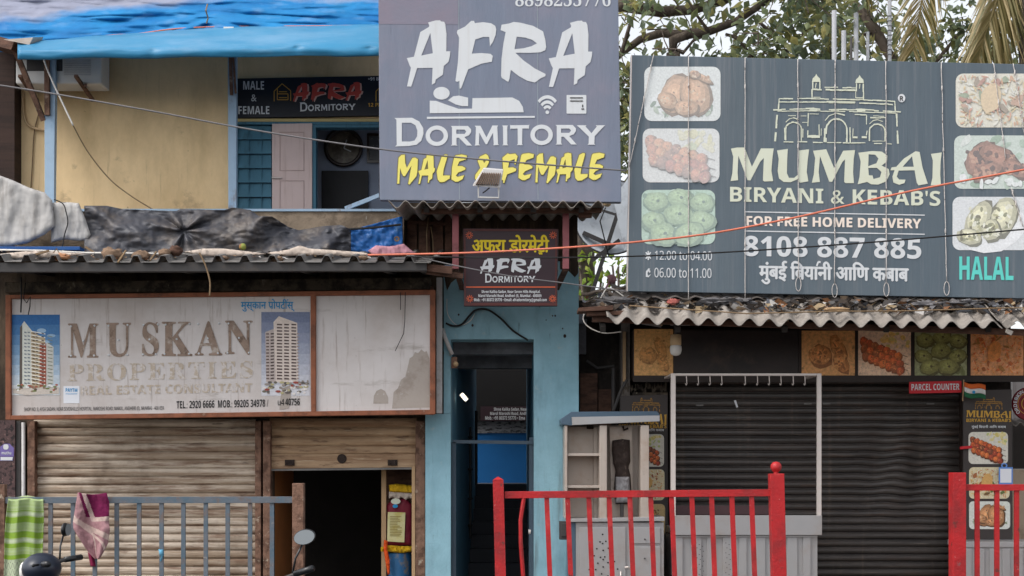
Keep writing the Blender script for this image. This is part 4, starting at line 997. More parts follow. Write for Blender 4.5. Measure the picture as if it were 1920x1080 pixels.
# black signboard over the door
us = thing("signboard", "black signboard over the upper door with red brush lettering and white capitals", "signboard", P(600, 220, yw - .04))
YU = yw - .05
b = MB(); b.pquad([(445, 147), (760, 141), (760, 216), (445, 221)], YU, .045); b.build("panel", M_UPBOARD, us, bevel=.003)
b = MB(); T(b, "MALE", (456, 152, 495, 168), YU, 'bold', .0); T(b, "&", (471, 177, 481, 190), YU, 'bold'); T(b, "FEMALE", (447, 199, 505, 214), YU, 'bold', .0); b.build("white_lettering", M_INK_W, us)
b = MB(); traced(b, COPPER, YU, box=(562, 192, 667, 209), slope=-.02); b.build("serif_lettering", M_INK_W, us)
b = MB(); T(b, "+91 88982 55776", (690, 145, 752, 151), YU, 'bold'); b.build("phone_lettering", M_INK_W, us)
b = MB(); traced(b, BRUSH_AFRA, YU, box=(549, 156, 678, 191), off=.005, slope=-.02); b.build("red_lettering", M_INK_RED, us)
b = MB(); traced(b, BRUSH_AFRA, YU, box=(552, 157.5, 681, 192), off=.0008, slope=-.02); b.build("lettering_shadow", mat("pale_rose_print", (206, 170, 160), .6, bump=0), us)
b = MB()
for dx in (0, 191):
    for pts in ([(514, 190), (514, 171), (529, 157), (545, 170), (545, 189)], [(520, 187), (520, 166)], [(520, 176), (540, 176)], [(520, 187), (540, 187)], [(540, 187), (540, 176)], [(523, 172), (538, 172)], [(523, 183), (538, 183)]): b.stroke(shift(pts, dx, 0), 1.4, YU)
T(b, "12 PERSON", (690, 193, 740, 200), YU, 'bold')
b.build("gold_icon", M_INK_GOLD, us)
# air conditioner on brackets
ac = thing("air_conditioner", "dusty white outdoor air conditioner on rusty brackets under the awning", "air conditioner", P(110, 158, .0))
b = MB(); b.pbox(29, 70, 190, 157, .05, .3); b.build("casing", M_WHITEPL, ac, bevel=.02)
b = MB(); b.pbox(50, 78, 117, 133, .045, .004); b.build("fan_grille", M_ANGLE, ac)
b = MB()
for k in range(9): b.pbox(120, 112 + k * 3.4, 170, 113.2 + k * 3.4, .042, .007)
b.build("louvre", M_GREYPL, ac)
for x in (55, 160):
    b = MB(); b.bar(P(x, 160, -.02), P(x, 160, .4), .03, .03); b.bar(P(x - 18, 142, -.1), P(x + 14, 188, .39), .035, .03); b.build("bracket", M_RUSTPOST, ac)
cable([(42, 170), (44, 210), (52, 233), (70, 242), (85, 244)], .36, .014, M_HOLDER, "tan hose bending down the yellow wall below the air conditioner", "hose", cat="hose")
cable([(72, 215), (64, 250), (61, 300), (58, 352)], .38, .006, M_CABLEYEL, "thin dusty wire running down the yellow wall left of the post")
cable([(137, 235), (165, 285), (205, 335), (245, 367), (287, 393)], .2, .007, M_CABLEYEL, "thin tan wire sagging across the yellow wall to the parapet")
cable([(80, 82), (82, 110), (95, 145), (112, 182), (137, 235)], -.5, .009, M_CABLEWHITE, "white cable hanging from the corner of the pale blue awning")
# neighbour at the far left
nb = thing("neighbour_house", "dark brown boarded neighbouring wall at the left edge of the upper storey", "house", (X(-60, .2), .4, 0))
b = MB(); b.pbox(-200, 84, 27, 500, .2, .3); b.build("wall", M_DARKWOOD, nb)
b = MB(); b.bar(P(-8, 80, -.2), P(36, 92, -.3), .1, .2); b.build("eave_board", M_WOODDARK, nb)
b = MB(); b.prism([P(6, 74, -.6), P(62, 70, -.6), P(55, 84, -.6)], (0, .3, .1)); b.build("broken_sheet", M_WHITECLOTH, nb)

# ---- awning and tarpaulins over the balcony
seam = lambda px: 90 - 38 * min(1, max(0, (px - 33) / 400)) ** .75 - 3 * min(1, max(0, px - 433) / 300)
def awn(u, v):
    px = 33 + u * 707; bot = 111 - 7 * u + 1.2 * math.sin(u * 23) + 1.2 * N(u * 9, 3)
    if v < .3:
        t = v / .3; return P(px, bot - 19 * t, -.8 - .025 * math.sin(t * 3) + .012 * N(u * 9, t * 2) + .02 * math.exp(-((u - .355) / .012) ** 2) + .03 * math.exp(-((u - .74) / .012) ** 2) * t + .03 * math.exp(-((u - .93) / .015) ** 2) * t)
    t = (v - .3) / .7
    p0 = P(px, bot - 19, -.8); p1 = P(px, seam(px) - 3, 0)
    q = p0.lerp(p1, t); q.z += .05 * math.sin(t * 3.14) + .018 * N(u * 7, t * 2, 2) * math.sin(t * 3)
    return q
b = MB(); b.grid(awn, 110, 20); b.solid = .006
aw = solo(b, "awning", M_LBLUE, "pale blue vinyl awning over the yellow balcony", "awning", smooth=True)
cable([(150, 73), (210, 66), (260, 63), (330, 54), (420, 50), (560, 49), (705, 48)], -.08, .007, M_CABLEORANGE, "thin pinkish wire lying along the seam above the pale blue awning")
PIN = (388, 16)
def tarpcol(u, v):
    px = -30 + u * 770; py = seam(px) + 6 - (seam(px) + 76) * v
    n_ = N(u * 5, v * 3, 4) * 10 + N(u * 18, v * 8, 9) * 6
    lim = 40 - 36 * min(1, max(0, (px - 30) / 380)) ** 1.2
    p = max(0, min(1, (lim - py + n_) / 16))
    q = max(0, min(1, .35 + .4 * N(u * 9, v * 4, 21)))
    w_ = max(0, N(u * 14, v * 9, 33) - .22) * 1.6
    c = mixc(lin((6, 96, 156)), lin((36, 134, 188)), q)
    return mixc(mixc(c, lin((110, 150, 190)), min(1, w_) * .5), lin((140, 140, 154)), p * .9)
def tarp(u, v):
    px = -30 + u * 770; py0 = seam(px) + 7 + 2 * math.sin(px / 37)
    dx = px - PIN[0]
    py = py0 - (py0 + 70) * v
    dy = py - PIN[1]; conv = math.exp(-(dx / 210) ** 2)
    # long folds running along the roof and gathering towards the tie point
    ph = dy / (4.2 + abs(dx) / 26) + 1.2 * N(px / 190, py / 90, 3)
    fold = .06 * (.5 + .5 * math.sin(ph * 2.1)) * conv + .1 * N(px / 210 + py / 120, py / 22, 5, 2) + .08 * abs(N(px / 150 - py / 50, py / 15, 12, 2)) + .012 * N(px / 40, py / 9, 4, 2)
    edge = math.sin(min(1, v / .09) * math.pi / 2)
    pull = .05 * math.exp(-(dx / 22) ** 2)
    y = -.06 + 1.15 * v - fold - .07 * edge + pull
    return P(px, py, y)
b = MB(); b.grid(tarp, 230, 90, tarpcol); b.solid = .005
tp = solo(b, "blue_tarpaulin", M_TARP, "crumpled bright blue tarpaulin fading to grey above the pale awning", "tarpaulin", smooth=True)
b = MB(); b.pbox(419, 50, 438, 56, -.2, .03); b.build("label_clip", M_WHITEPL, tp, bevel=.003)
b = MB(); b.tube([P(389, 8, -.12), P(386, 20, -.2), P(390, 34, -.16), P(387, 44, -.15)], .008, 6); b.build("tie_cord", M_CABLEYEL, tp)

# ---- black tarpaulin, blue sheet and grey sheets hung over the parapet
cx_, cy_ = 345, 433
def blk(u, v):
    px = 158 + u * 500
    tops = [(158, 386), (200, 386), (230, 392), (330, 396), (338, 392), (420, 394), (436, 389), (470, 394), (485, 405), (510, 406), (540, 425), (560, 432), (606, 424), (640, 422), (658, 430)]
    for (xa, ya), (xb, yb_) in zip(tops, tops[1:]):
        if xa <= px <= xb: top = ya + (yb_ - ya) * (px - xa) / (xb - xa); break
    else: top = tops[-1][1]
    lx = 158 + (35 if v > 0 else 0) * 0
    py = top + (474 - top) * v
    dx, dy = px - cx_, (py - cy_) * 1.2; r = math.hypot(dx, dy); a = math.atan2(dy, dx)
    ray = math.exp(-(r / 80) ** 2) * (1 - math.exp(-(r / 7) ** 2)) * .055 * (math.sin(a * 6 + .8) * .8 + .6 * math.sin(a * 9 + 2 + N(a, 1)))
    w1 = (px - 160) * .62 + (py - 386) * 1.6
    sw = .05 * math.exp(-((py - (404 + .0016 * (px - 265) ** 2 * 1.0)) / 13) ** 2) * math.exp(-((px - 262) / 75) ** 2) - .055 * math.exp(-((py - (436 + .25 * abs(px - 235))) / 16) ** 2) * math.exp(-((px - 235) / 60) ** 2)
    dg = .05 * math.sin((px * .55 - py * 1.5) / 17 + 1.5 * N(px / 80, py / 60, 3)) * math.exp(-((px - 195) / 42) ** 2)
    rt = .06 * math.sin((px * .8 + py * 1.9) / 26 + 2.2 * N(px / 70, py / 50, 5)) * (1 / (1 + math.exp(-(px - 430) / 16)))
    hang = .07 * math.exp(-((px - 612) / 13) ** 2) * min(1, v * 9) + .02 * math.sin(px / 6) * math.exp(-((px - 625) / 26) ** 2)
    y = -.3 - .9 * ray + 1.6 * (sw - dg - rt) - hang - .06 * N(px / 70, py / 40, 2) - .014 * N(px / 16, py / 14, 7) + .07 * math.exp(-(r / 9) ** 2) - .1 * v
    return P(px, py, y)
b = MB(); b.grid(blk, 200, 56); b.solid = .004
bt = solo(b, "black_tarpaulin", M_BLKTARP, "dusty black tarpaulin knotted at its centre and hung over the parapet", "tarpaulin", smooth=True)
b = MB(); b.ball(P(345, 433, -.2), .035, .03, .035, 12, 8, .5, 6); b.build("knot", M_BLKTARP, bt, smooth=True)
def blus(u, v):
    px = 652 + u * 103; top = 433 - 28 * u; py = top + (474 - top) * v
    return P(px, py, -.22 - .03 * N(px / 20, py / 15, 5) - .02 * abs(N(px / 9, py / 22, 2)))
b = MB(); b.grid(blus, 40, 24); b.solid = .004
bs_ = solo(b, "blue_sheet", M_BLUETARP, "bright blue plastic sheet hung on the parapet beside the black tarpaulin", "sheet", smooth=True)
b = MB(); b.tube([P(653, 430, -.27), P(700, 427, -.28), P(752, 421, -.27)], .012, 8); b.build("hem_pole", M_CABLE, bs_)
b = MB(); b.revolve([(.012, -.004), (.028, -.008), (.03, 0), (.012, 0)], P(744, 448, -.27), 'Y', 12, False); b.build("eyelet", M_STONE, bs_)
def bulge(mb, poly, y, th, rings=6, nz=.02, seed=0, f=12, back=True):
    """Cloth- or sack-like solid with a pixel outline: swollen front, flat back."""
    n = len(poly)
    x0, x1 = min(p[0] for p in poly), max(p[0] for p in poly); y0, y1 = min(p[1] for p in poly), max(p[1] for p in poly)
    st = max(.9, min(3.2, max(x1 - x0, y1 - y0) / 34)); nx, ny = int((x1 - x0) / st) + 3, int((y1 - y0) / st) + 3
    soft = max(2.0, min(9.0, min(x1 - x0, y1 - y0) * .2))
    def near(px, py):
        ins = False; best = 1e9; bp = None
        for i in range(n):
            (ax, ay), (bx, by) = poly[i], poly[(i + 1) % n]
            if (ay > py) != (by > py) and px < (bx - ax) * (py - ay) / (by - ay) + ax: ins = not ins
            dx, dy = bx - ax, by - ay; t = max(0, min(1, ((px - ax) * dx + (py - ay) * dy) / (dx * dx + dy * dy or 1)))
            qx, qy = ax + t * dx, ay + t * dy; d = math.hypot(px - qx, py - qy)
            if d < best: best = d; bp = (qx, qy)
        return ins, best, bp
    vs, inside, fr_, bk = [], [], {}, {}
    for j in range(ny):
        for i in range(nx):
            px, py = x0 - st + i * st, y0 - st + j * st
            ins, d, bp = near(px, py)
            if not ins: px, py = bp; d_ = 0
            else: d_ = d
            k = min(1, d_ / soft); k = math.sqrt(max(0, 1 - (1 - k) ** 2))
            w_ = nz * (N(px / f, py / f * .7, seed) + .55 * N(px / f * 3, py / f, seed + 3)) * (.25 + .75 * k)
            vs.append((P(px, py, y - th * .5 * k - w_), P(px, py, y + th * .5))); inside.append(ins or d < st * .5)
    o = len(vs); fs = []; edge = {}
    for j in range(ny - 1):
        for i in range(nx - 1):
            q = (j * nx + i, j * nx + i + 1, (j + 1) * nx + i + 1, (j + 1) * nx + i)
            if sum(inside[k] for k in q) < 1: continue
            fs.append(q); fs.append(tuple(o + k for k in q[::-1]))
            for a_, b_ in zip(q, q[1:] + q[:1]):
                edge[(a_, b_)] = 1
    for (a_, b_) in list(edge):
        if (b_, a_) not in edge: fs.append((a_, o + a_, o + b_, b_))
    mb.idx([v[0] for v in vs] + [v[1] for v in vs], fs); mb.weld = True
b = MB(); bulge(b, [(-60, 340), (0, 329), (24, 338), (55, 352), (84, 361), (98, 376), (103, 424), (84, 440), (52, 456), (20, 462), (-60, 466)], -.45, .1, 8, .02, 3, 34)
solo(b, "grey_sheet", M_SACK, "large pale grey stiff sheet draped at the left end of the parapet", "sheet", smooth=True)
b = MB(); bulge(b, [(94, 380), (128, 379), (148, 381), (160, 410), (170, 440), (166, 449), (150, 452), (120, 449), (96, 455)], -.38, .09, 7, .018, 8, 30)
solo(b, "grey_sheet", M_SACK, "smaller pale grey sheet between the large grey sheet and black tarpaulin", "sheet", smooth=True)
cable([(102, 374), (118, 382), (124, 398), (127, 418), (121, 440), (117, 462)], -.5, .006, M_CABLE, "thin black wire curling over the smaller grey sheet")

# ---- rubbish lying on the left canopy
def lump(px, py, r_, m, name, label, cat, y=-.85, group=None, sq=(1.2, .8, .8), nz=.3):
    r = r_ * .82; b = MB(); b.ball(P(px, py, y), r * sq[0], r * sq[1], r * sq[2], 18, 12, nz * 1.5, 2.6); return solo(b, name, m, label, cat, group, smooth=True)
lump(210, 478, .1, M_STONE, "rubble_lump", "big tan lump of rubble on the left canopy below black tarpaulin", "rubble", -.95)
lump(265, 480, .085, M_STONE, "rubble_lump", "brown rubble lump right of the tan one on the canopy", "rubble", -.95)
lump(309, 474, .06, M_STONE, "rubble_lump", "reddish brown lump of rubble left of the canopy's hanging cord", "rubble", -.9)
lump(330, 470, .07, M_WOODDARK, "wood_chunk", "dark chunk of wood on the canopy below the tarpaulin knot", "wood", -.85)
lump(455, 463, .045, M_COCO, "coconut", "small green and brown coconut on the left canopy", "coconut", -.75, nz=.08, sq=(1, 1, .95))
lump(117, 482, .07, mat("orange_brown_scrap", (176, 128, 96), .9), "cloth_scrap", "orange brown crumpled scrap near the left end of the canopy", "scrap", -.97, sq=(1.4, .8, .5), nz=.5)
lump(520, 486, .06, M_STONE, "rubble_lump", "small brown lump lying in a canopy trough right of the coconut", "rubble", -.98, sq=(1.3, .7, .5))
lump(680, 484, .05, M_STONE, "rubble_lump", "brown lump in a canopy trough below the dusty pink cloth", "rubble", -.98, sq=(1.5, .7, .5))
lump(415, 484, .06, M_STONE, "rubble_lump", "flat brown lump in a canopy trough left of the coconut", "rubble", -.98, sq=(1.5, .7, .45))
b = MB(); b.pquad([(-40, 462), (150, 462), (150, 469), (-40, 469)], -.6, .15); solo(b, "blue_plank", mat("blue_board", (28, 78, 140), .6, dirt=[((70, 100, 130), .3, .6, 6, V, .1)]), "narrow blue plank lying on the left end of the canopy", "plank", bevel=.006)
b = MB(); b.tube([P(-30, 468, -.8), P(80, 470, -.8), P(160, 474, -.8), P(330, 476, -.8), P(470, 478, -.8)], .009, 6); solo(b, "thin_rod", M_CABLEWHITE, "long thin pale rod lying across the rubbish on the left canopy", "rod", smooth=True)
def cloth(pts, name, m, label, y=-.8, th=.04, seed=0):
    b = MB(); bulge(b, pts, y, th, 5, .02, seed, 12); return solo(b, name, m, label, "cloth", smooth=True)
cloth([(690, 470), (705, 460), (730, 462), (757, 457), (770, 468), (782, 476), (740, 480), (700, 480)], "pink_cloth", M_PINK, "crumpled dusty pink cloth at the right end of the left canopy", -.75, .06, 4)
cloth([(500, 474), (540, 468), (562, 460), (580, 466), (640, 470), (690, 474), (690, 482), (600, 478), (520, 480)], "white_cloth", M_WHITECLOTH, "long off-white cloth strip on the canopy below the blue sheet", -.8, .04, 6)
cloth([(345, 472), (380, 466), (420, 466), (470, 472), (500, 476), (470, 480), (380, 480)], "white_cloth", M_WHITECLOTH, "short off-white cloth on the canopy under the green coconut", -.82, .04, 7)
cloth([(0, 476), (60, 470), (110, 472), (160, 476), (120, 482), (40, 484), (0, 486)], "white_cloth", M_WHITECLOTH, "grubby off-white cloth on the canopy below the blue plank", -.85, .04, 9)
b = MB(); b.bar(P(160, 463, -.7), P(176, 473, -.7), .02, .02); b.bar(P(92, 470, -.9), P(64, 478, -.9), .02, .02); b.bar(P(236, 470, -.9), P(221, 492, -1.12), .014, .014); b.bar(P(280, 490, -1.0), P(293, 472, -.9), .014, .014); b.tube([P(100, 474, -.9), P(106, 466, -.9), P(112, 476, -.9), P(104, 478, -.9)], .006, 5)
o = solo(b, "twig_litter", M_CABLEYEL, "dry twigs and straw scattered over the left canopy", "litter"); o['kind'] = 'stuff'
b = MB()
for k in range(150):
    px, py = rnd.uniform(-40, 780), rnd.uniform(470, 486); y = -1.05 + (486 - py) / 16 * .4; s_ = rnd.uniform(.012, .045)
    c_ = P(px, py, y); a = rnd.uniform(0, 6); b.col = lin(rnd.choice([(150, 120, 92), (110, 88, 70), (196, 184, 170), (140, 90, 64), (90, 80, 72), (176, 150, 120), (206, 200, 196)]))
    d1 = Vector((math.cos(a), math.sin(a) * .6, rnd.uniform(-.3, .5))) * s_; d2 = Vector((-math.sin(a), math.cos(a) * .6, rnd.uniform(-.2, .6))) * s_ * .6
    b.face([c_ - d1, c_ + d2 * .8, c_ + d1, c_ - d2])
b.col = None
o = solo(b, "dry_leaf_litter", M_LEAFLIT, "dry leaves and paper scraps littering the left canopy", "litter"); o['kind'] = 'stuff'
cable([(374, 474), (383, 492), (390, 512), (394, 532), (393, 555)], -1.15, .008, M_CABLEYEL, "frayed tan cord hanging in front of the left canopy edge", "cord", cat="cord")

# ================================================================== biryani shop (right)
bs2 = thing("food_shop", "dark soot-stained food shop with a black roller shutter under the slate billboard", "shop", (X(1500, .4), .4, 0))
b = MB()
b.wbox((X(1086, .4), .55, 0), (X(1263, .4), .75, Z(560, .4))); b.wbox((X(1800, .4), .55, 0), (X(1905, .4), .75, Z(560, .4)))
b.wbox((X(1263, .4), .55, Z(712, .4)), (X(1800, .4), .75, Z(560, .4)))
b.wbox((X(1085.5, .2), .36, 0), (X(1086, .4) - .003, .55, Z(560, .4)))
b.build("wall", mat("soot_black_wall", (46, 41, 38), .9, var=.3, bump=.4, dirt=[((86, 78, 70), .2, .6, 4, V, .12), ((24, 22, 21), .4, .7, 3, (2, 2, .5), .12)]), bs2)
b = MB(); b.pbox(1165, 590, 1181, 1180, .3, .25); b.build("pillar", mat("dirty_grey_pillar", (128, 120, 114), .85, dirt=[((56, 50, 46), .4, .8, 4, (2, 2, .6), .12)]), bs2)
b = MB(); b.pbox(1168, 622, 1173.5, 715, .26, .035); b.build("wood_strip", M_WOODPOST, bs2)
b = MB(); b.tube([P(1150, 690, .3), P(1150, 775, .3)], .02, 8); b.tube([P(1100, 676, .4), P(1120, 690, .4), P(1152, 686, .4)], .015, 8); b.tube([P(1176, 712, .2), P(1165, 730, .2), P(1150, 770, .2)], .016, 8); b.build("pipe", M_ANGLE, bs2)
b = MB(); b.pbox(1088, 700, 1120, 1000, .45, .09); b.pbox(1122, 730, 1146, 1000, .48, .06); b.build("old_board", M_WOODDARK, bs2)
def dent(x, z):
    px = CX + x * F / (14.45); py = HY - (z - ZC) * F / 14.45
    g_ = math.exp(-((px - 1690) / 70) ** 2 - ((py - 880) / 75) ** 2)
    return .05 * g_ * math.sin(px / 16) + .03 * g_, .016 * g_ * math.sin(px / 13 + py / 30)
b = MB(); slats(b, X(1262, .45), X(1801, .45), 0.0, Z(708, .45), .45, .078, .022, 110, dent, 4, .004)
b.build("roller_shutter", M_DARKSHUTTER, bs2)
b = MB(); b.prism([P(1376, 751, .41), P(1380, 750, .41), P(1384, 763, .41), P(1381, 765, .41)], (0, .004, 0)); b.build("paper_tag", M_PAPER, bs2)
for x, y in ((1312, 760), (1515, 757), (1745, 757), (1550, 757)):
    b = MB(); b.pbox(x - 7, y - 1.5, x + 7, y + 1.5, .412, .012); b.build("shutter_latch", M_TIN, bs2)
b = MB(); b.pbox(1800, 712, 1812, 1180, .4, .14); b.pbox(1255, 712, 1263, 1180, .4, .14); b.build("shutter_guide", M_LIGHTBOX, bs2)
b = MB(); b.pbox(1186, 736, 1252, 745, .28, .02)
for k in range(40): b.pbox(1166 + k * 2.1, 716 + rnd.uniform(0, 14), 1167.5 + k * 2.1, 722 + rnd.uniform(4, 16), .3 - rnd.uniform(0, .01), .02)
b.build("peeling_paper", M_LEDGE, bs2)
# soffit of the roof
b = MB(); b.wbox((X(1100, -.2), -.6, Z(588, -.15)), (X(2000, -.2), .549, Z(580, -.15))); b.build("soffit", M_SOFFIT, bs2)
# header light box with food pictures
lb = thing("menu_light_box", "long dark light box header with food pictures over the black shutter", "light box", P(1560, 712, .1))
YL = .1
b = MB(); b.pbox(1187, 618, 1960, 711, YL, .3); b.build("box", M_LIGHTBOX, lb, bevel=.006)
for (x0, x1, kind, tone, fd, mu) in ((1189, 1262, 'fish', (214, 150, 84), .62, 1.05), (1503, 1603, 'fish', (206, 120, 58), .45, 1.12), (1609, 1708, 'skewer', (216, 136, 74), .4, 1.12), (1715, 1813, 'green', (150, 128, 62), .4, 1.0), (1820, 1919, 'rice', (206, 104, 44), .55, 1.12)):
    food(x0, 620 if x0 > 1300 else 617, x1, 704, YL, kind, fd, tone, False, mu).build("food_picture", M_PRINT2, lb, recalc=False)
b = MB(); b.pbox(1264, 621, 1496, 703, YL - .004, .003); b.build("dark_picture", mat("unlit_dark_picture", (52, 42, 40), .4, dirt=[((34, 30, 30), .5, .8, 2.5, V, .15), ((74, 56, 48), .2, .6, 4, V, .1)]), lb)
b = MB()
for x in (1497.5, 1605, 1710.5, 1815.5): b.pbox(x, 618, x + 4, 706, YL - .012, .01)
b.pbox(1187, 704.5, 1960, 716, YL - .02, .03)
b.build("frame", M_LIGHTBOX, lb)
# parcel counter plate
pc = thing("sign_plate", "small red sign plate with white capitals under the light box", "sign", P(1752, 737, .05))
b = MB(); b.pquad([(1705, 716), (1803, 714), (1803, 736), (1705, 738)], .03, .02); b.build("plate", M_REDSIGN, pc, bevel=.003)
b = MB(); T(b, "PARCEL COUNTER", (1709, 720, 1799, 732), .03, 'bold', .0, -.012); b.build("lettering", M_INK_W, pc)
# little flag
fg = thing("hand_flag", "small orange white and green flag sagging beside the red plate", "flag", P(1806, 745, -.02))
for k, m in enumerate((M_SAFFRON, M_FLAGW, M_FLAGG)):
    b = MB()
    def fl_(u, v, k=k):
        px = 1808 + 40 * u; py = 716 + 9 * k + 9 * v + (7 * u + 2 * math.sin(u * 6)) ; return P(px, py, -.02 - .02 * math.sin(u * 7 + k * .4))
    b.grid(fl_, 14, 3); b.solid = .002; b.build("stripe", m, fg, smooth=True)
b = MB(); b.flat([ell(1826, 735, 3, 3, 12)], -.045); b.build("emblem", M_INK_BLUE, fg)
b = MB(); b.tube([P(1807, 712, -.02), P(1805, 752, -.02)], .006, 6); b.build("stick", M_WOODPOST, fg)
# vertical menu banners
GATE = [([(95, 970), (128, 560)], 22), ([(1755, 1005), (1735, 600)], 22), ([(70, 545), (620, 530), (700, 540), (1120, 545), (1250, 540), (1790, 578)], 18), ([(130, 565), (540, 560), (1150, 570), (1720, 590)], 12),
        ([(150, 395), (580, 395), (1290, 412), (1710, 430)], 16), ([(140, 440), (580, 440), (1290, 455), (1735, 475)], 16), ([(150, 395), (140, 540)], 16), ([(1710, 430), (1720, 560)], 16),
        ([(595, 270), (595, 400)], 18), ([(1290, 300), (1290, 410)], 18), ([(1185, 300), (1185, 385), (1290, 385)], 12), ([(610, 375), (700, 375)], 12), ([(600, 270), (1190, 285)], 22), ([(700, 240), (1185, 250)], 14), ([(700, 240), (700, 280)], 12),
        ([(605, 170), (605, 270)], 18), ([(700, 170), (700, 270)], 18), ([(1195, 190), (1195, 290)], 18), ([(1285, 190), (1285, 300)], 18), ([(650, 180), (640, 240)], 12), ([(1240, 195), (1235, 255)], 12)]
def _arch(cx, cy, rx, ry, base, w_): return [([(cx - rx, base)] + [(cx + rx * math.cos(R(180 + 180 * k / 12)), cy + ry * math.sin(R(180 + 180 * k / 12))) for k in range(13)] + [(cx + rx, base)], w_)]
GATE += _arch(925, 820, 140, 150, 985, 22) + [([(770 + 0, 690), (820, 630), (925, 592), (1030, 618)], 14)] + _arch(345, 800, 105, 85, 960, 18) + [([(240, 715), (290, 670), (345, 655), (410, 680)], 12)] + _arch(1475, 830, 105, 90, 970, 18) + [([(1370, 740), (1420, 692), (1475, 680), (1545, 705)], 12)]
GATE += [([(770, 800), (765, 980)], 26), ([(1105, 780), (1110, 990)], 14), ([(470, 800), (470, 975)], 16), ([(225, 790), (228, 945)], 16), ([(1600, 790), (1595, 970)], 14), ([(545, 590), (535, 880)], 14), ([(690, 680), (690, 880)], 12), ([(720, 800), (718, 890)], 10), ([(530, 905), (695, 905)], 34), ([(1140, 915), (1330, 920)], 26), ([(1330, 620), (1330, 740)], 12), ([(1150, 800), (1145, 905)], 12), ([(560, 600), (680, 602)], 10), ([(1170, 610), (1320, 612)], 14),
         ([(210, 978), (525, 980)], 14), ([(605, 985), (985, 990)], 14), ([(1010, 992), (1310, 992)], 14), ([(1350, 968), (1590, 968)], 8), ([(1430, 1000), (1530, 1000)], 12), ([(1600, 1000), (1665, 1005)], 10), ([(270, 625), (370, 625)], 8), ([(440, 628), (515, 628)], 8), ([(1380, 652), (1590, 655)], 14), ([(1420, 630), (1560, 632)], 8), ([(1590, 640), (1590, 960)], 7), ([(460, 715), (530, 715)], 10), ([(1340, 830), (1330, 890)], 12), ([(850, 552), (950, 552)], 16), ([(560, 545), (660, 545)], 22), ([(1200, 555), (1310, 555)], 22)]
def gateway(mb, y, fn, wk, off=.004, limit=None):
    g_ = random.Random(5)
    for pts, w_ in GATE[:limit]:
        for (xa, ya), (xb, yb) in zip(pts, pts[1:]):
            n = max(1, int(math.hypot(xb - xa, yb - ya) / 55)); 
            for k in range(n):
                if n > 2 and g_.random() < .1: continue
                t0, t1 = k / n, (k + 1.08) / n; j = g_.uniform(-3, 3)
                mb.stroke([fn(xa + (xb - xa) * t0 + j * .5, ya + (yb - ya) * t0 + j), fn(xa + (xb - xa) * t1 + j * .5, ya + (yb - ya) * t1 + j)], w_ * wk * g_.uniform(.75, 1.25), y, off)
    for cx, cy in ((652, 170), (1237, 185)):
        mb.flat([[fn(a, c) for a, c in [(cx - 58, cy), (cx - 50, cy - 45), (cx - 15, cy - 80), (cx, cy - 110), (cx + 15, cy - 80), (cx + 50, cy - 45), (cx + 58, cy)]]], y, off)
    mb.stroke([fn(790, 432), fn(1180, 442)], 14 * wk, y, off)
def banner(name, label, x0, x1, y0, y1, y, pics, txt, gate):
    t = thing(name, label, "banner", P((x0 + x1) / 2, y1, y))
    b = MB(); b.pquad([(x0, y0), (x1, y0 - 2), (x1 + 2, y1), (x0, y1)], y, .03); b.build("panel", M_BANNER, t, bevel=.003)
    for q, kind in pics: food(*q, y, kind, .1, (226, 214, 160), True, .95).build("food_picture", M_PRINT, t, recalc=False)
    b = MB()
    if txt:
        traced(b, FLARE, y, box=txt[0]); T(b, "BIRYANI & KEBAB'S", txt[1], y, 'bold', .01)
    b.build("gold_lettering", M_INK_GOLD, t)
    b = MB(); gx0, gy0, gx1, gy1 = gate
    gateway(b, y, lambda a, c: (gx0 + (a - 70) / 1720 * (gx1 - gx0), gy0 + (c - 60) / 950 * (gy1 - gy0)), (gx1 - gx0) / 1720 * 2.0, limit=34)
    b.build("gateway_emblem", mat("dull_gold_print", (150, 112, 54), .5, bump=0), t)
    if txt:
        b = MB(); deva(b, "मुंबई िबयानी आिण कबाब", txt[2], y, .02); b.build("hindi_lettering", M_INK_W, t)
    return t
banner("menu_banner", "charcoal vertical banner behind the steel stall, mostly hidden", 1163, 1252, 742, 1130, .2,
       [((1190, 814, 1245, 875), 'skewer'), ((1190, 880, 1246, 938), 'rice'), ((1190, 945, 1247, 1005), 'fish')], ((1160, 774, 1250, 796), (1160, 796, 1250, 803), (1180, 803, 1245, 810)), (1185, 745, 1238, 772))
rb = banner("menu_banner", "charcoal vertical banner with three food pictures beside the red railing post", 1806, 1897, 732, 1130, .12,
       [((1816, 810, 1890, 870), 'skewer'), ((1817, 876, 1893, 935), 'rice'), ((1817, 940, 1894, 992), 'chicken')], ((1812, 769, 1896, 784), (1812, 785, 1896, 791), (1822, 797, 1886, 804)), (1828, 744, 1880, 768))
qs = thing("payment_card", "blue and white card hung over the banner's middle food picture", "card", P(1885, 908, .06))
b = MB(); b.pbox(1873, 876, 1899, 908, .06, .006); b.flat([ell(1883, 873, 6, 5, 14), ell(1883, 873, 3.4, 2.8, 14)], .06, .002); b.build("card", M_BLUECARD, qs)
b = MB(); b.pbox(1875.5, 879, 1896.5, 905, .057, .003); b.build("card_face", M_PAPER, qs)
b = MB(); b.bar(P(1800, 840, .08), P(1822, 838, .08), .03, .02); solo(b, "red_clip", M_REDSIGN, "small red clip beside the right banner's skewer picture", "clip", bevel=.004)

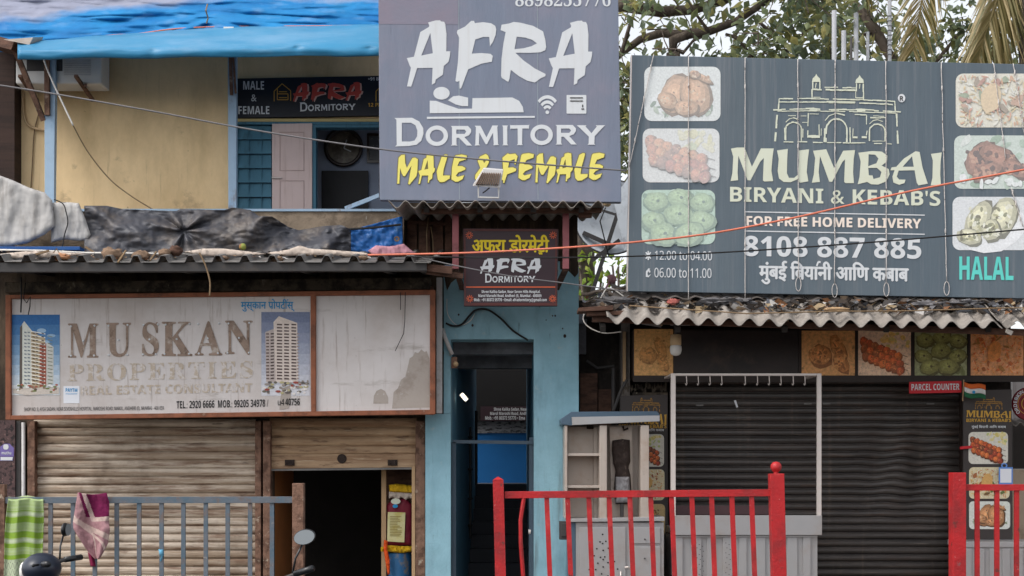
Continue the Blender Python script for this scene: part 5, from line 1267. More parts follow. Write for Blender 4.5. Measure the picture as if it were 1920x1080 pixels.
# ---- steel frame counter in front of the shutter
ct = thing("display_counter", "steel counter with a tall pale frame and a row of hooks", "counter", (X(1400, -.5), -.2, 0))
yc = -.5
b = MB()
for x0, x1 in ((1258, 1267), (1532, 1540.5)): b.pbox(x0, 700, x1, 1003, yc, .04)
b.pbox(1267.3, 700, 1531.7, 704.5, yc, .04)
b.build("frame", M_ALU, ct, bevel=.004)
b = MB()
for x0, x1 in ((1259, 1266), (1533, 1540)): b.pbox(x0, 702, x1, 966, yc + .6, .03)
for x0 in (1258, 1532): b.wbox((X(x0, yc), yc + .042, Z(704, yc)), (X(x0 + 7, yc), yc + .6, Z(700, yc)))
b.build("rear_frame", M_ALU, ct)
for k, x in enumerate((1287, 1309, 1331, 1353, 1397, 1420, 1442, 1464, 1487, 1509)):
    b = MB(); b.tube([P(x, 703, yc + .02), P(x + .6, 716, yc + .02), P(x + 1, 720, yc + .0), P(x - .5, 722, yc - .01), P(x - 2, 719, yc - .01)], .005, 6); b.build("hook", M_ALU, ct)
b = MB(); b.pbox(1262, 966.5, 1541.5, 1003.5, yc - .03, .05); b.wbox((X(1262, yc), yc + .022, Z(1003, yc)), (X(1541, yc), .1, Z(990, yc))); b.build("fascia", M_STEEL, ct, bevel=.005)
b = MB(); b.wbox((X(1262, yc), yc + .03, .1), (X(1534, yc), .1, Z(1006, yc)))
for k in range(9):
    x = 1266 + k * 30; b.pbox(x, 1008, x + 14 + (k % 2) * 5, 1170, yc + .005, .024)
b.pbox(1264, 1004, 1533, 1007.5, yc, .028)
b.build("base_cabinet", M_STEEL, ct, bevel=.003)
b = MB()
for x0 in (1305, 1361):
    for k in range(26): b.flat([ell(x0 + (k % 3) * 6 + (k // 3 % 2) * 2, 1018 + k * 3.1, 1.0, 1.0, 6)], yc + .002, .003)
b.build("vent_hole", M_ANGLE, ct)
b = MB(); b.pbox(1270, 962, 1455, 966, .25, .01); b.pquad([(1268, 948), (1448, 948), (1448, 964), (1268, 965)], .05, .02); b.build("tray", mat("dull_maroon_tray", (82, 60, 62), .6), ct)
# ---- steel kebab stall
ks = thing("kebab_stall", "stainless steel kebab stall with a charred burner column and shelves", "stall", (X(1155, -.4), -.3, 0))
yk = -.5
b = MB(); b.prism([P(x, y, yk - .04) for x, y in ((1072, 782), (1237, 779), (1237, 790), (1073, 797))], (0, .03, 0)); b.build("hood_trim", M_STEEL, ks, bevel=.003)
b = MB(); b.prism([P(1052, 785, yk), P(1071, 772, yk), P(1232, 771, yk), P(1238, 779, yk), P(1071, 798, yk), P(1052, 796, yk)], (0, .55, 0)); b.build("hood", M_STEELBLUE, ks, bevel=.006)
b = MB(); b.pbox(1058, 797.5, 1216, 975, yk + .5, .03); b.build("back_panel", M_STEELWARM, ks)
b = MB()
b.pbox(1058.5, 797.5, 1064, 972, yk + .02, .47); b.pbox(1124, 797.5, 1138, 972, yk, .3); b.pbox(1201, 797.5, 1217, 972, yk, .3)
b.build("column", M_STEELWARM, ks, bevel=.006)
for y0 in (850, 910):
    b = MB(); b.pbox(1064.3, y0, 1123.7, y0 + 5, yk + .05, .43); b.build("shelf", M_STEELWARM, ks, bevel=.003)
b = MB(); b.pbox(1065, 800, 1113, 970, yk + .4, .02); b.pbox(1113.3, 800, 1123.6, 970, yk + .33, .08); b.build("shelf_back", M_STEELWARM, ks)
b = MB(); b.prism([P(x, y, yk + .28) for x, y in ((1143, 800), (1185, 800), (1187, 972), (1147, 972))], (0, .02, 0)); b.build("burner_back", M_STEELWARM, ks)
b = MB()
bulge(b, [(1148, 826), (1166, 823), (1181, 825), (1182, 866), (1178, 876), (1182, 890), (1184, 920), (1182, 945), (1154, 945), (1151, 915), (1154, 882), (1150, 870), (1147, 845)], yk + .2, .08, 5, .02, 3, 10)
b.build("burner", M_CHAR, ks, smooth=True)
b = MB(); bulge(b, [(1154, 894), (1180, 894), (1182, 942), (1154, 943)], yk + .13, .05, 4, .01, 5, 8); b.build("glass_rod", M_DIM, ks, smooth=True)
b = MB(); b.tube([P(1166, 945, yk + .15), P(1166, 970, yk + .15)], .02, 8); b.build("spit_base", M_ANGLE, ks)
b = MB(); b.pbox(1101, 797.8, 1113, 804, yk + .3, .1); b.tube([P(1168, 799, yk + .2), P(1170, 806, yk + .2), P(1178, 803, yk + .2)], .012, 8); b.build("gas_valve", M_CHAR, ks)
b = MB(); b.prism([P(1062, 973, yk - .02), P(1246, 969, yk - .02), P(1246, 977, yk - .02), P(1062, 979, yk - .02)], (0, .55, 0)); b.build("worktop", M_STEEL, ks, bevel=.004)
b = MB(); b.wbox((X(1080, yk), yk + .02, .08), (X(1245, yk), yk + .5, Z(980, yk))); b.build("cabinet", M_STEEL, ks)
b = MB(); b.wbox((X(1066, yk), yk + .03, .1), (X(1079.6, yk), yk + .5, Z(980, yk))); b.build("side_panel", M_STEELBLUE, ks)
b = MB(); b.pbox(1087, 989, 1173, 1150, yk, .018); cd = b.build("cabinet_door", M_STEEL, ks, bevel=.004)
b = MB()
for x, y in ((1130, 1002), (1125, 1016), (1130, 1019), (1136, 1015), (1130, 1019), (1119, 1029), (1131, 1032), (1141, 1028), (1114, 1042), (1126, 1045), (1134, 1044), (1131, 1049), (1121, 1056), (1140, 1055), (1152, 1053), (1131, 1063), (1105, 1068), (1117, 1068), (1158, 1067), (1128, 1076), (1140, 1080)): b.flat([ell(x, y, 1.7, 1.6, 8)], yk, .003)
b.build("vent_hole", M_BLACK, cd)
b = MB(); b.tube([P(1164, 1072, yk - .01), P(1164, 1079, yk - .03), P(1164, 1090, yk - .03)], .007, 6); b.tube([P(1172, 1064, yk - .01), P(1178, 1063, yk - .03), P(1181, 1066, yk - .01)], .009, 8); b.build("handle", M_ALU, cd)
for y0, y1, nm in ((989, 1019, "drawer"), (1025, 1150, "drawer")):
    b = MB(); b.pbox(1187, y0, 1238, y1, yk, .018); d_ = b.build(nm, M_STEEL, ks, bevel=.004)
    b = MB(); b.revolve([(.001, -.02), (.008, -.018), (.008, 0)], P(1209, y0 + 22, yk), 'Y', 8); b.build("knob", M_ANGLE, d_)
b = MB(); b.pbox(1049, 978, 1064, 1012, yk + .1, .15); b.pbox(1052, 981, 1062, 1006, yk + .085, .014); b.build("junction_box", M_ANGLE, ks, bevel=.006)

# ---- roof of the food shop
rf = thing("corrugated_roof", "weathered wavy cement sheet roof with broken edge below the slate billboard", "roof", (X(1500, -.6), -.5, Z(600, -1.3)))
zf = Z(600, -1.3)
b = MB(); corrugated(b, X(1138, -1.3), X(1880, -1.3), -1.3, zf, -.55, zf + .38, .192, .036, 'sin', .009, 14, zslope=-.012, jag=.05, seed=2); b.build("sheet", M_ASB, rf, smooth=True)
b = MB(); corrugated(b, X(1868, -1.2), X(2150, -1.2), -1.22, zf - .03, -.55, zf + .35, .192, .036, 'sin', .009, 14, jag=.05, seed=5); b.build("sheet", M_ASB, rf, smooth=True)
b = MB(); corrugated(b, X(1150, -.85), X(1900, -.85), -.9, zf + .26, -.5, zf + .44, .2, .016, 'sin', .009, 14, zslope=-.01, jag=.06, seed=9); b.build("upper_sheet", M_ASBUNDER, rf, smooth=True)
b = MB(); b.pquad([(1084, 577), (1150, 572), (1150, 581), (1084, 584)], -1.2, .25); b.pquad([(1100, 585), (1172, 582), (1172, 590), (1100, 592)], -1.15, .1); b.bar(P(1110, 598, -1.05), P(1950, 624, -1.05), .06, .06); b.build("fascia_board", M_WOODDARK, rf, bevel=.004)
for x in (1130, 1270, 1470, 1660, 1850): 
    b = MB(); b.bar((X(x, -1.05), -1.1, zf - .07), (X(x, -1.05), -.5, zf + .28), .05, .06); b.build("rafter", M_SOFFIT, rf)
b = MB(); b.prism([P(1886, 600, -1.3), P(1905, 607, -1.3), P(1893, 614, -1.3), P(1880, 606, -1.3)], (0, .02, .01)); b.prism([P(1888, 617, -1.28), P(1900, 622, -1.28), P(1896, 629, -1.28), P(1886, 624, -1.28)], (0, .02, .01)); b.build("broken_piece", M_ASB, rf)
b = MB(); b.tube([P(1180, 573, -1.2), P(1400, 588, -1.32), P(1560, 584, -1.35), P(1700, 583, -1.35), P(1860, 578, -1.35), P(1990, 576, -1.3)], .006, 6); b.build("edge_wire", M_CABLEYEL, rf, smooth=True)
b = MB()
for k in range(800):
    px = rnd.uniform(1095, 1960); py = rnd.uniform(556, 583) + (px - 1500) * .008; y = -1.13 + (583 - py) / 28 * .42; s_ = rnd.uniform(.02, .085)
    c_ = P(px, py, y - .02); a = rnd.uniform(0, 6); b.col = lin(rnd.choice([(130, 112, 94), (82, 74, 68), (166, 162, 158), (104, 102, 104), (60, 52, 46), (144, 126, 100), (48, 44, 42), (120, 84, 58), (92, 94, 100), (70, 66, 64)]))
    d1 = Vector((math.cos(a), math.sin(a) * .6, rnd.uniform(-.2, .7))) * s_; d2 = Vector((-math.sin(a), math.cos(a) * .6, rnd.uniform(-.2, .8))) * s_ * .6
    b.face([c_ - d1, c_ + d2 * .7 + Vector((0, 0, s_ * .3)), c_ + d1, c_ - d2])
b.col = None
o = solo(b, "dry_leaf_litter", M_LEAFLIT, "dry leaves and torn paper lying on the cement sheet roof", "litter"); o['kind'] = 'stuff'
for px, py, r, lab in ((1150, 566, .11, "grey lump at the left end of the cement sheet roof"), (1340, 566, .12, "dusty blue grey bundle below the billboard's opening hours"), (1385, 566, .1, "grey bundle right of the dusty blue bundle on the roof"), (1740, 572, .12, "grey crumpled bundle on the roof below the Hindi lettering"), (1800, 570, .12, "grey crumpled bundle on the roof below the teal lettering")):
    lump(px, py, r, mat("grey_plastic_scrap", (108, 106, 108), .7, var=.25, vs=9, dirt=[((80, 76, 74), .4, .7, 9, V, .08)]), "plastic_bundle", lab, "rubbish", -.95, sq=(1.7, .7, .32), nz=.9)
lump(1568, 580, .06, M_WOODPOST, "dry_husk", "curved yellowish dry husk on the front edge of the roof", "husk", -1.28, sq=(2.4, .5, .4), nz=.3)
lump(1262, 566, .05, mat("faded_red_scrap", (168, 96, 88), .8), "red_scrap", "faded red scrap on the roof below the opening hours", "scrap", -.97, sq=(1.2, .6, .8), nz=.5)

# ---- slate billboard
mb_ = thing("billboard", "wide slate food billboard with cream lettering, gateway emblem and six food pictures", "billboard", P(1560, 556, -.9))
YM = -.9
mtop = lambda x: 103 + .0233 * (x - 1185); mbot = lambda x: 546 + .0182 * (x - 1177)
b = MB(); b.pquad([(1185, 103), (2010, mtop(2010)), (2010, mbot(2010)), (1177, 546)], YM, .08); b.build("panel", M_MUMBAI, mb_, bevel=.005)
b = MB(); b.pquad([(1183.3, 103), (1185, 103), (1177, 546), (1175, 546)], YM - .001, .09); b.build("edge_strip", M_ALU, mb_)
b = MB()
for x in (1200, 1420, 1640, 1860): b.bar(P(x, mtop(x) + 5, YM + .12), P(x, mbot(x) - 2, YM + .12), .05, .05)
for y in (140, 330, 520): b.bar(P(1190, y, YM + .165), P(2000, y + 15, YM + .165), .04, .04)
for x in (1250, 1560, 1900): b.bar(P(x, 200, YM + .2), (X(x, .5), .7, Z(540, .5)), .05, .05)
b.build("back_frame", M_ANGLE, mb_)
tone = (206, 210, 212)
for q, kind, fd in (((1208, 125, 1351, 227), 'chicken', .6), ((1205, 241, 1349, 342), 'skewer', .76), ((1203, 356, 1341, 458), 'green', .72), ((1792, 138, 1940, 239), 'rice', .62), ((1789, 254, 1934, 354), 'leg', .5), ((1786, 369, 1930, 469), 'tikka', .4)):
    tn = (186, 206, 202) if kind == 'green' else tone
    food(*q, YM, kind, fd, tn).build("food_picture", M_PRINT, mb_, recalc=False)
b = MB(); traced(b, FLARE, YM, fn=lambda a, c: (1360 + a / 4.571, 270 + c / 4.571))
b.build("flared_lettering", M_INK_CREAM, mb_)
b = MB(); T(b, "BIRYANI & KEBAB'S", (1369, 350, 1763, 378), YM, 'bold', .004, .021); b.build("cream_lettering", M_INK_CREAM, mb_)
b = MB(); gateway(b, YM, lambda a, c: (1440 + a / 7.2, 130 + c / 7.2), 1 / 7.2)
b.build("gateway_emblem", M_INK_CREAM, mb_)
b = MB(); T(b, "FOR FREE HOME DELIVERY", (1400, 405, 1727, 423), YM, 'bold', .012, .016); b.build("peach_lettering", M_INK_PEACH, mb_)
b = MB(); b.rect(1396, 396, 1734, 398, YM, slope=.019); b.rect(1396, 432, 1734, 434, YM, slope=.0185)
b.build("ruled_line", M_INK_W, mb_)
b = MB(); T(b, "8108 887 885", (1395, 442, 1727, 480), YM, 'bold', .008, .016); b.build("phone_lettering", M_INK_W, mb_)
b = MB(); T(b, "12.00 to 04.00", (1228, 470, 1335, 487), YM, 'regular', .006, .012); T(b, "06.00 to 11.00", (1227, 502, 1334, 520), YM, 'regular', .006, .012)
for k in range(8):
    a = R(k * 45); b.stroke([(1215.5, 479), (1215.5 + 6.5 * math.cos(a), 479 + 8.5 * math.sin(a))], 2.6, YM)
b.flat([[(1211, 509), (1216, 503), (1219, 504), (1214, 512), (1215, 517), (1221, 514), (1216, 520), (1211, 519)]], YM); b.flat([ell(1218, 509, 1.6, 2.6, 8)], YM)
b.flat([ell(1690.5, 184, 7, 7.8, 20)], YM)
b.build("opening_hours", M_INK_W, mb_)
b = MB(); deva(b, "मुंबई िबयानी आिण कबाब", (1424, 489, 1703, 532), YM, .04, [("मुंबई िबया", [(-.1, .68), (.0, .9), (.14, .88)], .1)], .018)
b.build("hindi_lettering", M_INK_W, mb_)
b = MB(); T(b, "R", (1687, 180, 1694, 189), YM - .005, 'bold', off=.004); b.build("mark_letter", M_ANGLE, mb_)
b = MB(); T(b, "HALAL", (1799, 481, 1900, 524), YM, 'bold', .012, .01); b.build("teal_lettering", M_INK_TEAL, mb_)
for (xa, ya, xb, yb_, loop) in ((1226, 101, 1180, 312, 0), (1291, 106, 1291, 562, 0), (1397, 108, 1397, 562, 0), (1496, 111, 1497, 520, 1), (1566, 112, 1565, 532, 1), (1661, 114, 1662, 530, 1), (1765, 116, 1775, 528, 1), (1863, 119, 1886, 300, 0), (1900, 119, 1922, 260, 0), (1896, 352, 1918, 425, 0)):
    b = MB(); pts = []
    for k in range(25):
        t = k / 24; pts.append(P(xa + (xb - xa) * t + .9 * N(t * 9, xa), ya + (yb_ - ya) * t, YM - .016 - .004 * N(t * 5, xa, 2)))
    b.tube(pts, .0042, 5)
    if loop: b.tube([P(xb + 5 * math.sin(a), yb_ + 13 - 13 * math.cos(a), YM - .014) for a in [2 * math.pi * k / 14 for k in range(15)]], .004, 5)
    for t in (.12, .4, .77): b.ball(P(xa + (xb - xa) * t, ya + (yb_ - ya) * t, YM - .016), .008, .008, .03, 8, 6)
    b.build("tie_wire", M_WIRE, mb_, smooth=True)

# ---- lamps under the roof
bl = thing("bulb_lamp", "hanging bulb lamp with tan body and milky bulb", "lamp", P(1267, 598, -.6))
b = MB(); b.tube([P(1268, 600, -.6), P(1267, 626, -.6)], .014, 8); b.build("stem", M_BLACKPL, bl)
b = MB(); b.revolve([(.03, 0), (.054, -.005), (.056, -.1), (.05, -.11)], P(1267, 627, -.6), 'Z', 18); b.build("body", M_HOLDER, bl, smooth=True)
b = MB(); b.revolve([(.05, -.109), (.058, -.12), (.06, -.16), (.05, -.195), (.03, -.21), (.001, -.215)], P(1267, 627, -.6), 'Z', 18); b.build("bulb", M_BULB, bl, smooth=True)
for px, lab in ((1275, "short tan batten lamp directly above the hanging bulb"), (1458, "short tan batten lamp under the roof left of the food pictures"), (1222, "slanting pale batten lamp under the left end of the roof")):
    t = thing("batten_lamp", lab, "lamp", P(px, 606, -.7)); s_ = .12 if px == 1222 else 0
    b = MB(); b.bar(P(px - 20, 604 - s_ * 20, -.7), P(px + 20, 604 + s_ * 30, -.7), .035, .05); b.build("batten", M_HOLDER, t, bevel=.004)
    b = MB(); b.tube([P(px - 18, 608 - s_ * 20, -.7), P(px + 18, 608 + s_ * 30, -.7)], .014, 8); b.build("tube", M_DIM, t)

# ---- stall and walls at the right edge
rs = thing("side_stall", "pale stall wall with wavy sheet eave at the right edge", "stall", (X(1960, .8), 1, 0))
b = MB(); b.pbox(1899, 715, 2150, 792, .8, .06); b.build("upper_wall", M_WHITESIGN, rs)
b = MB(); b.pbox(1899, 880, 2150, 1180, .9, .06); b.build("board", M_LIMEWALL, rs)
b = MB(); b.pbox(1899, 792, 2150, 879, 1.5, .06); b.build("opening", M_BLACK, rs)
b = MB(); corrugated(b, X(1896, .4), X(2150, .4), .4, Z(795, .4), .85, Z(785, .8), .1, .02, 'sin', .006, 10); b.build("eave_sheet", M_ASB, rs)
b = MB(); b.pbox(1806, 1016, 1990, 1026, -.3, .5); b.wbox((X(1806, -.3), -.28, .05), (X(1990, -.3), .1, Z(1026, -.3)))
for k in range(8): b.pbox(1808 + k * 24, 1029, 1822 + k * 24, 1170, -.3, .018)
b.build("counter", M_STEEL, rs, bevel=.003)
ro = thing("round_sign", "round maroon sign with white ring lettering at the right edge", "sign", P(1928, 790, .4))
b = MB(); b.revolve([(.001, -.01), (.172, -.01), (.18, 0), (.18, .02)], P(1929, 757, .4), 'Y', 40); b.build("disc", mat("maroon_disc", (120, 24, 36), .5, var=.05), ro)
b = MB(); b.flat([ell(1929, 757, 21, 21, 30), ell(1929, 757, 20, 20, 30)], .386); b.flat([ell(1929, 757, 14, 14, 30), ell(1929, 757, 12.6, 12.6, 30)], .386); b.build("gold_ring", M_INK_GOLD, ro)
b = MB()
def around(s, a0, da):
    for i, ch in enumerate(s):
        if ch == ' ': continue
        vs, fs = glyphs(ch, 'bold'); a = R(a0 + i * da); mx = max(v[0] for v in vs); 
        out = []
        for u, v in vs:
            lx, ly = (u - mx / 2) * 9.5, (v - .35) * 9.5; r = 25.5 + ly
            out.append(P(1929 + r * math.sin(a) + lx * math.cos(a), 757 - r * math.cos(a) + lx * math.sin(a), .384))
        b.idx(out, fs)
around("NON VEG", -62, 15); around("ORDER", -128, 15)
b.build("lettering", M_INK_W, ro)

# ================================================================== railings on the pavement edge
def railing(label, name, m, yr_, posts, rail, bars, mpost=None, foot=0.0, lean=.055, group=None):
    t = thing(name, label, "railing", P((rail[0][0] + rail[1][0]) / 2, 1100, yr_) * 1, group); t.location.z = 0; ORIG[t.name] = Vector(t.location)
    for (xt, yt, wpx, cap) in posts:
        top = P(xt, yt, yr_); w_ = wpx * (yr_ + D) / F
        bot = Vector((top.x + lean * (top.z - foot) * .55, yr_, foot))
        b = MB(); b.bar(bot, top, w_, w_)
        if cap == 'point': b.prism([top + Vector((sx * w_ / 2, sy * w_ / 2, .0015)) for sx, sy in ((-1, -1), (1, -1), (1, 1), (-1, 1))], (0, 0, .001)); b.idx([top + Vector((sx * w_ / 2, sy * w_ / 2, .003)) for sx, sy in ((-1, -1), (1, -1), (1, 1), (-1, 1))] + [top + Vector((0, 0, .03))], [(0, 1, 4), (1, 2, 4), (2, 3, 4), (3, 0, 4)])
        p_ = b.build("post", mpost or m, t, bevel=.004 if cap != 'point' else 0)
        if cap == 'ball':
            b = MB(); b.revolve([(.02, -.005), (.026, .004), (.018, .012), (.03, .02), (.044, .036), (.05, .058), (.044, .082), (.028, .1), (.001, .106)], top, 'Z', 20); b.build("finial_ball", m, p_, smooth=True)
    (xa, ya), (xb, yb_), h_ = rail
    b = MB(); hw = h_ * (yr_ + D) / F; b.bar(P(xa, ya, yr_), P(xb, yb_, yr_), hw, .04); b.build("top_rail", m, t, bevel=.003)
    zl = .14; wl = MB()
    pa, pb = P(xa, ya, yr_), P(xb, yb_, yr_)
    b = MB(); b.bar((pa.x + lean, yr_, zl), (pb.x + lean, yr_, zl), hw, .04); b.build("bottom_rail", m, t, bevel=.003)
    for bx in bars:
        x, wpx, bend = bx if isinstance(bx, tuple) else (bx, 9, 0)
        ytop = ya + (yb_ - ya) * (x - xa) / (xb - xa) + h_ / 2
        tp_ = P(x, ytop, yr_); w_ = wpx * (yr_ + D) / F
        bt_ = Vector((tp_.x + lean * 1.05, yr_, zl + .02))
        b = MB()
        if bend:
            md = (tp_ + bt_) / 2 + Vector((bend, -.02, .18)); b.tube([tp_, (tp_ + md) / 2 + Vector((bend * .3, 0, 0)), md, (md + bt_) / 2 + Vector((bend * .2, 0, 0)), bt_], w_ / 2, 8)
        else: b.bar(bt_, tp_, w_, .018)
        b.build("baluster", m, t)
    return t
yr2 = -2.2
railing("red railing with pointed left post and ball-topped right post before the stairway", "railing", M_REDPAINT, yr2, [(934, 900, 20, 'point'), (1455, 888, 26, 'ball')], ((946, 928), (1444, 924), 13), [(982, 8, -.05)] + [1025, 1064, 1104, 1142, 1181, 1220, 1259, 1297, 1334, 1372, 1409], lean=.045)
railing("red railing running out of the picture at the right edge", "railing", M_REDPAINT, yr2, [(1795, 886, 25, ''), (2316, 886, 25, 'ball')], ((1807, 914), (2306, 914), 12), [1832, 1869, 1906, 1944, 1982, 2020, 2058, 2096, 2134, 2172, 2210, 2248], lean=.0)
railing("grey blue steel railing with a rusty right post before the cream shutter", "railing", M_GREYRAIL, yr2, [(4, 908, 14, ''), (560, 906, 21, '')], ((11, 938), (549, 937), 12), [(x, 8, 0) for x in (55, 95, 137, 178, 219, 261, 303, 344, 386, 427, 469, 510)], mpost=M_RUSTPOST, lean=.0)
b = MB(); b.tube([P(300, 1037, yr2 - .03), P(306, 1036, yr2 - .03)], .03, 8); b.tube([P(298, 1030, yr2 - .03), P(304, 1042, yr2 - .04), P(301, 1052, yr2 - .03)], .008, 6)
solo(b, "rag_knot", mat("pale_blue_rag", (96, 156, 186), .9), "pale blue rag knotted on a baluster of the grey railing", "rag", smooth=True)

# ---- cloths drying on the grey railing
def towel(u, v):
    xl_ = 16 - 12 * v - 2 * math.sin(v * 5); xr_ = 81 + 1 * math.sin(v * 7)
    px = xl_ + (xr_ - xl_) * u; py = 931 + 165 * v + 1.5 * math.sin(u * 9)
    f = .03 * math.sin(u * 15 + .5 * v) * min(1, v * 4 + .15) * (1 - .3 * v) + .02 * math.exp(-((u - .62 - .15 * v) / .07) ** 2) - .025 * math.exp(-((u - .3) / .05) ** 2) * max(0, 1 - v * 2.2)
    y = yr2 - .035 + f - .01
    if v < .04: y = yr2 - .03 * (v / .04)
    return P(px, py, y)
def towelc(u, v):
    t = v * 165 / 11.0
    g1, g2, wh, bk = lin((128, 160, 40)), lin((104, 138, 32)), lin((176, 186, 160)), lin((70, 72, 76))
    zig = abs(((u * 9) % 1) - .5) * 2
    if v > .71:
        w_ = ((v - .71) * 14 + zig) % 1
        return mixc(wh, bk, .75) if .42 < w_ < .6 else mixc(wh, g1, .06)
    for c in (.2, .5): 
        if abs(v - c) < .016: return wh
        if abs(v - c) < .03: return mixc(g1, wh, .6)
    w_ = (v * 26 + zig * 1.4) % 1
    if v < .16 or .3 < v < .4 or .58 < v < .66: return mixc(wh, g1, .15 if w_ < .5 else .75)
    return g1 if w_ < .6 else mixc(g2, wh, .15)
b = MB(); b.grid(towel, 90, 200, towelc); b.solid = .004
solo(b, "green_towel", M_CLOTHPRINT, "lime green and white patterned towel hung over the grey railing", "towel", smooth=True)
def scarf(u, v):
    # diamond hanging from the rail: top bunched, bottom pointed
    w_ = [(0, 146, 200), (.15, 143, 205), (.45, 137, 204), (.55, 138, 206), (.75, 153, 203), (.9, 166, 194), (1, 178, 186)]
    for (a, la, ra), (c, lc, rc) in zip(w_, w_[1:]):
        if a <= v <= c:
            t = (v - a) / (c - a); l, r = la + (lc - la) * t, ra + (rc - ra) * t; break
    px = l + (r - l) * u; py = 923 + 125 * v + 4 * math.sin(u * 3) * (1 - v)
    y = yr2 - .05 - .03 * math.sin(u * 8 + v * 2) - .02 * N(u * 4, v * 4, 3)
    return P(px, py, y)
def scarfc(u, v):
    mar, pk, wh, mv = lin((104, 22, 66)), lin((176, 136, 140)), lin((196, 172, 164)), lin((150, 112, 116))
    d = u - (.12 + v * 1.1)
    if v < .36 and u > .28 + .9 * v: return mar
    if v < .42 and u > .14 + .9 * v: return wh
    if v < .36 and u > .04 + .85 * v: return mar
    if abs(u - .5) < .03 and v > .5 or abs((v - .62) - (u - .5) * .5) < .03: return wh
    if abs(v - .4 - u * .28) < .045: return wh
    return mixc(pk, mv, .5 + .5 * math.sin(u * 14 + v * 9) * .6)
b = MB(); b.grid(scarf, 44, 90, scarfc); b.solid = .004
o = solo(b, "pink_scarf", M_CLOTHPRINT, "pink and maroon checked scarf hanging in a point from the grey railing", "scarf", smooth=True)
b = MB()
def scend(u, v): return P(165 + 10 * u + 5 * v, 1036 + 26 * v, yr2 - .02 - .02 * math.sin(u * 4))
b.grid(scend, 6, 10); b.solid = .004; b.build("scarf_corner", mat("maroon_cloth", (116, 24, 60), .9), o, smooth=True)

# ---- sack with yellow cloth, standing on a blue drum inside the half open shop
dm = thing("blue_drum", "blue painted drum with worn patches inside the half-open shutter", "drum", (X(748, .62), .62, 0))
b = MB(); b.revolve([(.12, 0), (.135, .01), (.135, .26), (.14, .27), (.135, .28), (.135, Z(1036, .62) - .01), (.13, Z(1036, .62))], (X(748, .62), .62, 0), 'Z', 28); b.build("body", M_BLUEDRUM, dm, smooth=True)
sk = thing("rice_sack", "maroon printed sack with a cream label panel on the blue drum", "sack", P(747, 1030, .6))
b = MB(); bulge(b, [(724, 948), (736, 935), (762, 935), (774, 948), (774, 1024), (726, 1024)], .56, .09, 6, .01, 2, 14); b.build("body", M_BAG, sk, smooth=True)
b = MB(); b.pquad([(727, 960), (760, 961), (758, 1017), (726, 1015)], .485, .003); b.build("label_panel", mat("cream_yellow_label", (206, 200, 150), .5, bump=0, dirt=[((190, 176, 80), .35, .7, 9, V, .1)]), sk)
b = MB()
for k in range(13): b.rect(731, 968 + k * 3, 731 + rnd.uniform(14, 24), 969.2 + k * 3, .485)
b.build("label_print", mat("olive_label_print", (150, 130, 70), .6, bump=0), sk)
b = MB(); b.flat([ell(742, 940, 9, 5.5, 20)], .49); b.build("oval_label", M_INK_CREAM, sk)
b = MB(); b.flat([ell(741, 949, 5, 3.5, 14)], .49, .006); b.build("blue_label", M_INK_BLUE, sk)
yc2 = thing("yellow_cloth", "yellow cloth cover with lace edge over the maroon sack", "cloth", P(750, 930, .58))
b = MB(); bulge(b, [(729, 909), (742, 907), (755, 908), (775, 911), (775, 925), (730, 922)], .56, .1, 5, .01, 4, 8); b.build("cover", M_YCLOTH, yc2, smooth=True)
b = MB(); bulge(b, [(729, 922), (775, 925), (775, 937), (768, 933), (761, 938), (753, 932), (745, 938), (737, 932), (729, 935)], .53, .05, 4, .01, 4, 8); b.build("lace_edge", M_WHITECLOTH, yc2, smooth=True)
fr = MB(); bulge(fr, [(714, 1026), (730, 1022), (752, 1024), (774, 1024), (774, 1034), (752, 1037), (730, 1035), (714, 1034)], .5, .06, 5, .03, 4, 5)
solo(fr, "yellow_garland", M_YCLOTH, "fluffy yellow garland round the top of the blue drum", "garland", smooth=True)
og = MB(); bulge(og, [(720, 1012), (727, 1014), (726, 1030), (731, 1050), (731, 1076), (727, 1078), (722, 1050), (719, 1028)], .44, .04, 4, .02, 5, 6)
solo(og, "orange_ribbon", M_OCLOTH, "orange ribbon hanging on the pale door post beside the drum", "ribbon", smooth=True)

# ---- long overhead cables
cable([(-260, 128), (0, 160), (250, 202), (443, 238), (590, 262), (750, 284), (950, 303), (1175, 320)], -1.9, .0075, M_CABLEGREY, "long grey overhead cable crossing the yellow wall and the grey billboard")
cable([(690, 478), (880, 474), (1050, 465), (1180, 455), (1330, 438), (1500, 406), (1700, 360), (1920, 318), (2100, 284)], -1.6, .0095, M_CABLEORANGE, "orange cable rising across both signboards to the right edge", ys=[-1.15, -1.35, -1.5, -1.6, -1.6, -1.6, -1.6, -1.6, -1.6])
cable([(770, 481), (930, 483), (1130, 482), (1320, 475), (1500, 464), (1700, 449), (1920, 430), (2100, 414)], -1.5, .0075, M_CABLE, "dark grey cable running level then rising over the slate billboard", ys=[-1.15, -1.4, -1.5, -1.5, -1.5, -1.5, -1.5, -1.5])
cable([(768, 478), (850, 497), (960, 518), (1060, 531), (1178, 547)], -1.3, .006, M_CABLEGREY, "thin grey wire slanting down across the hanging maroon signboard", ys=[-1.15, -1.2, -1.3, -1.3, -1.2])
cable([(1170, 556), (1140, 540), (1120, 570), (1095, 590), (1100, 610), (1130, 624), (1165, 622)], -.8, .006, M_CABLEWHITE, "thin white wire looping under the left end of the cement roof")

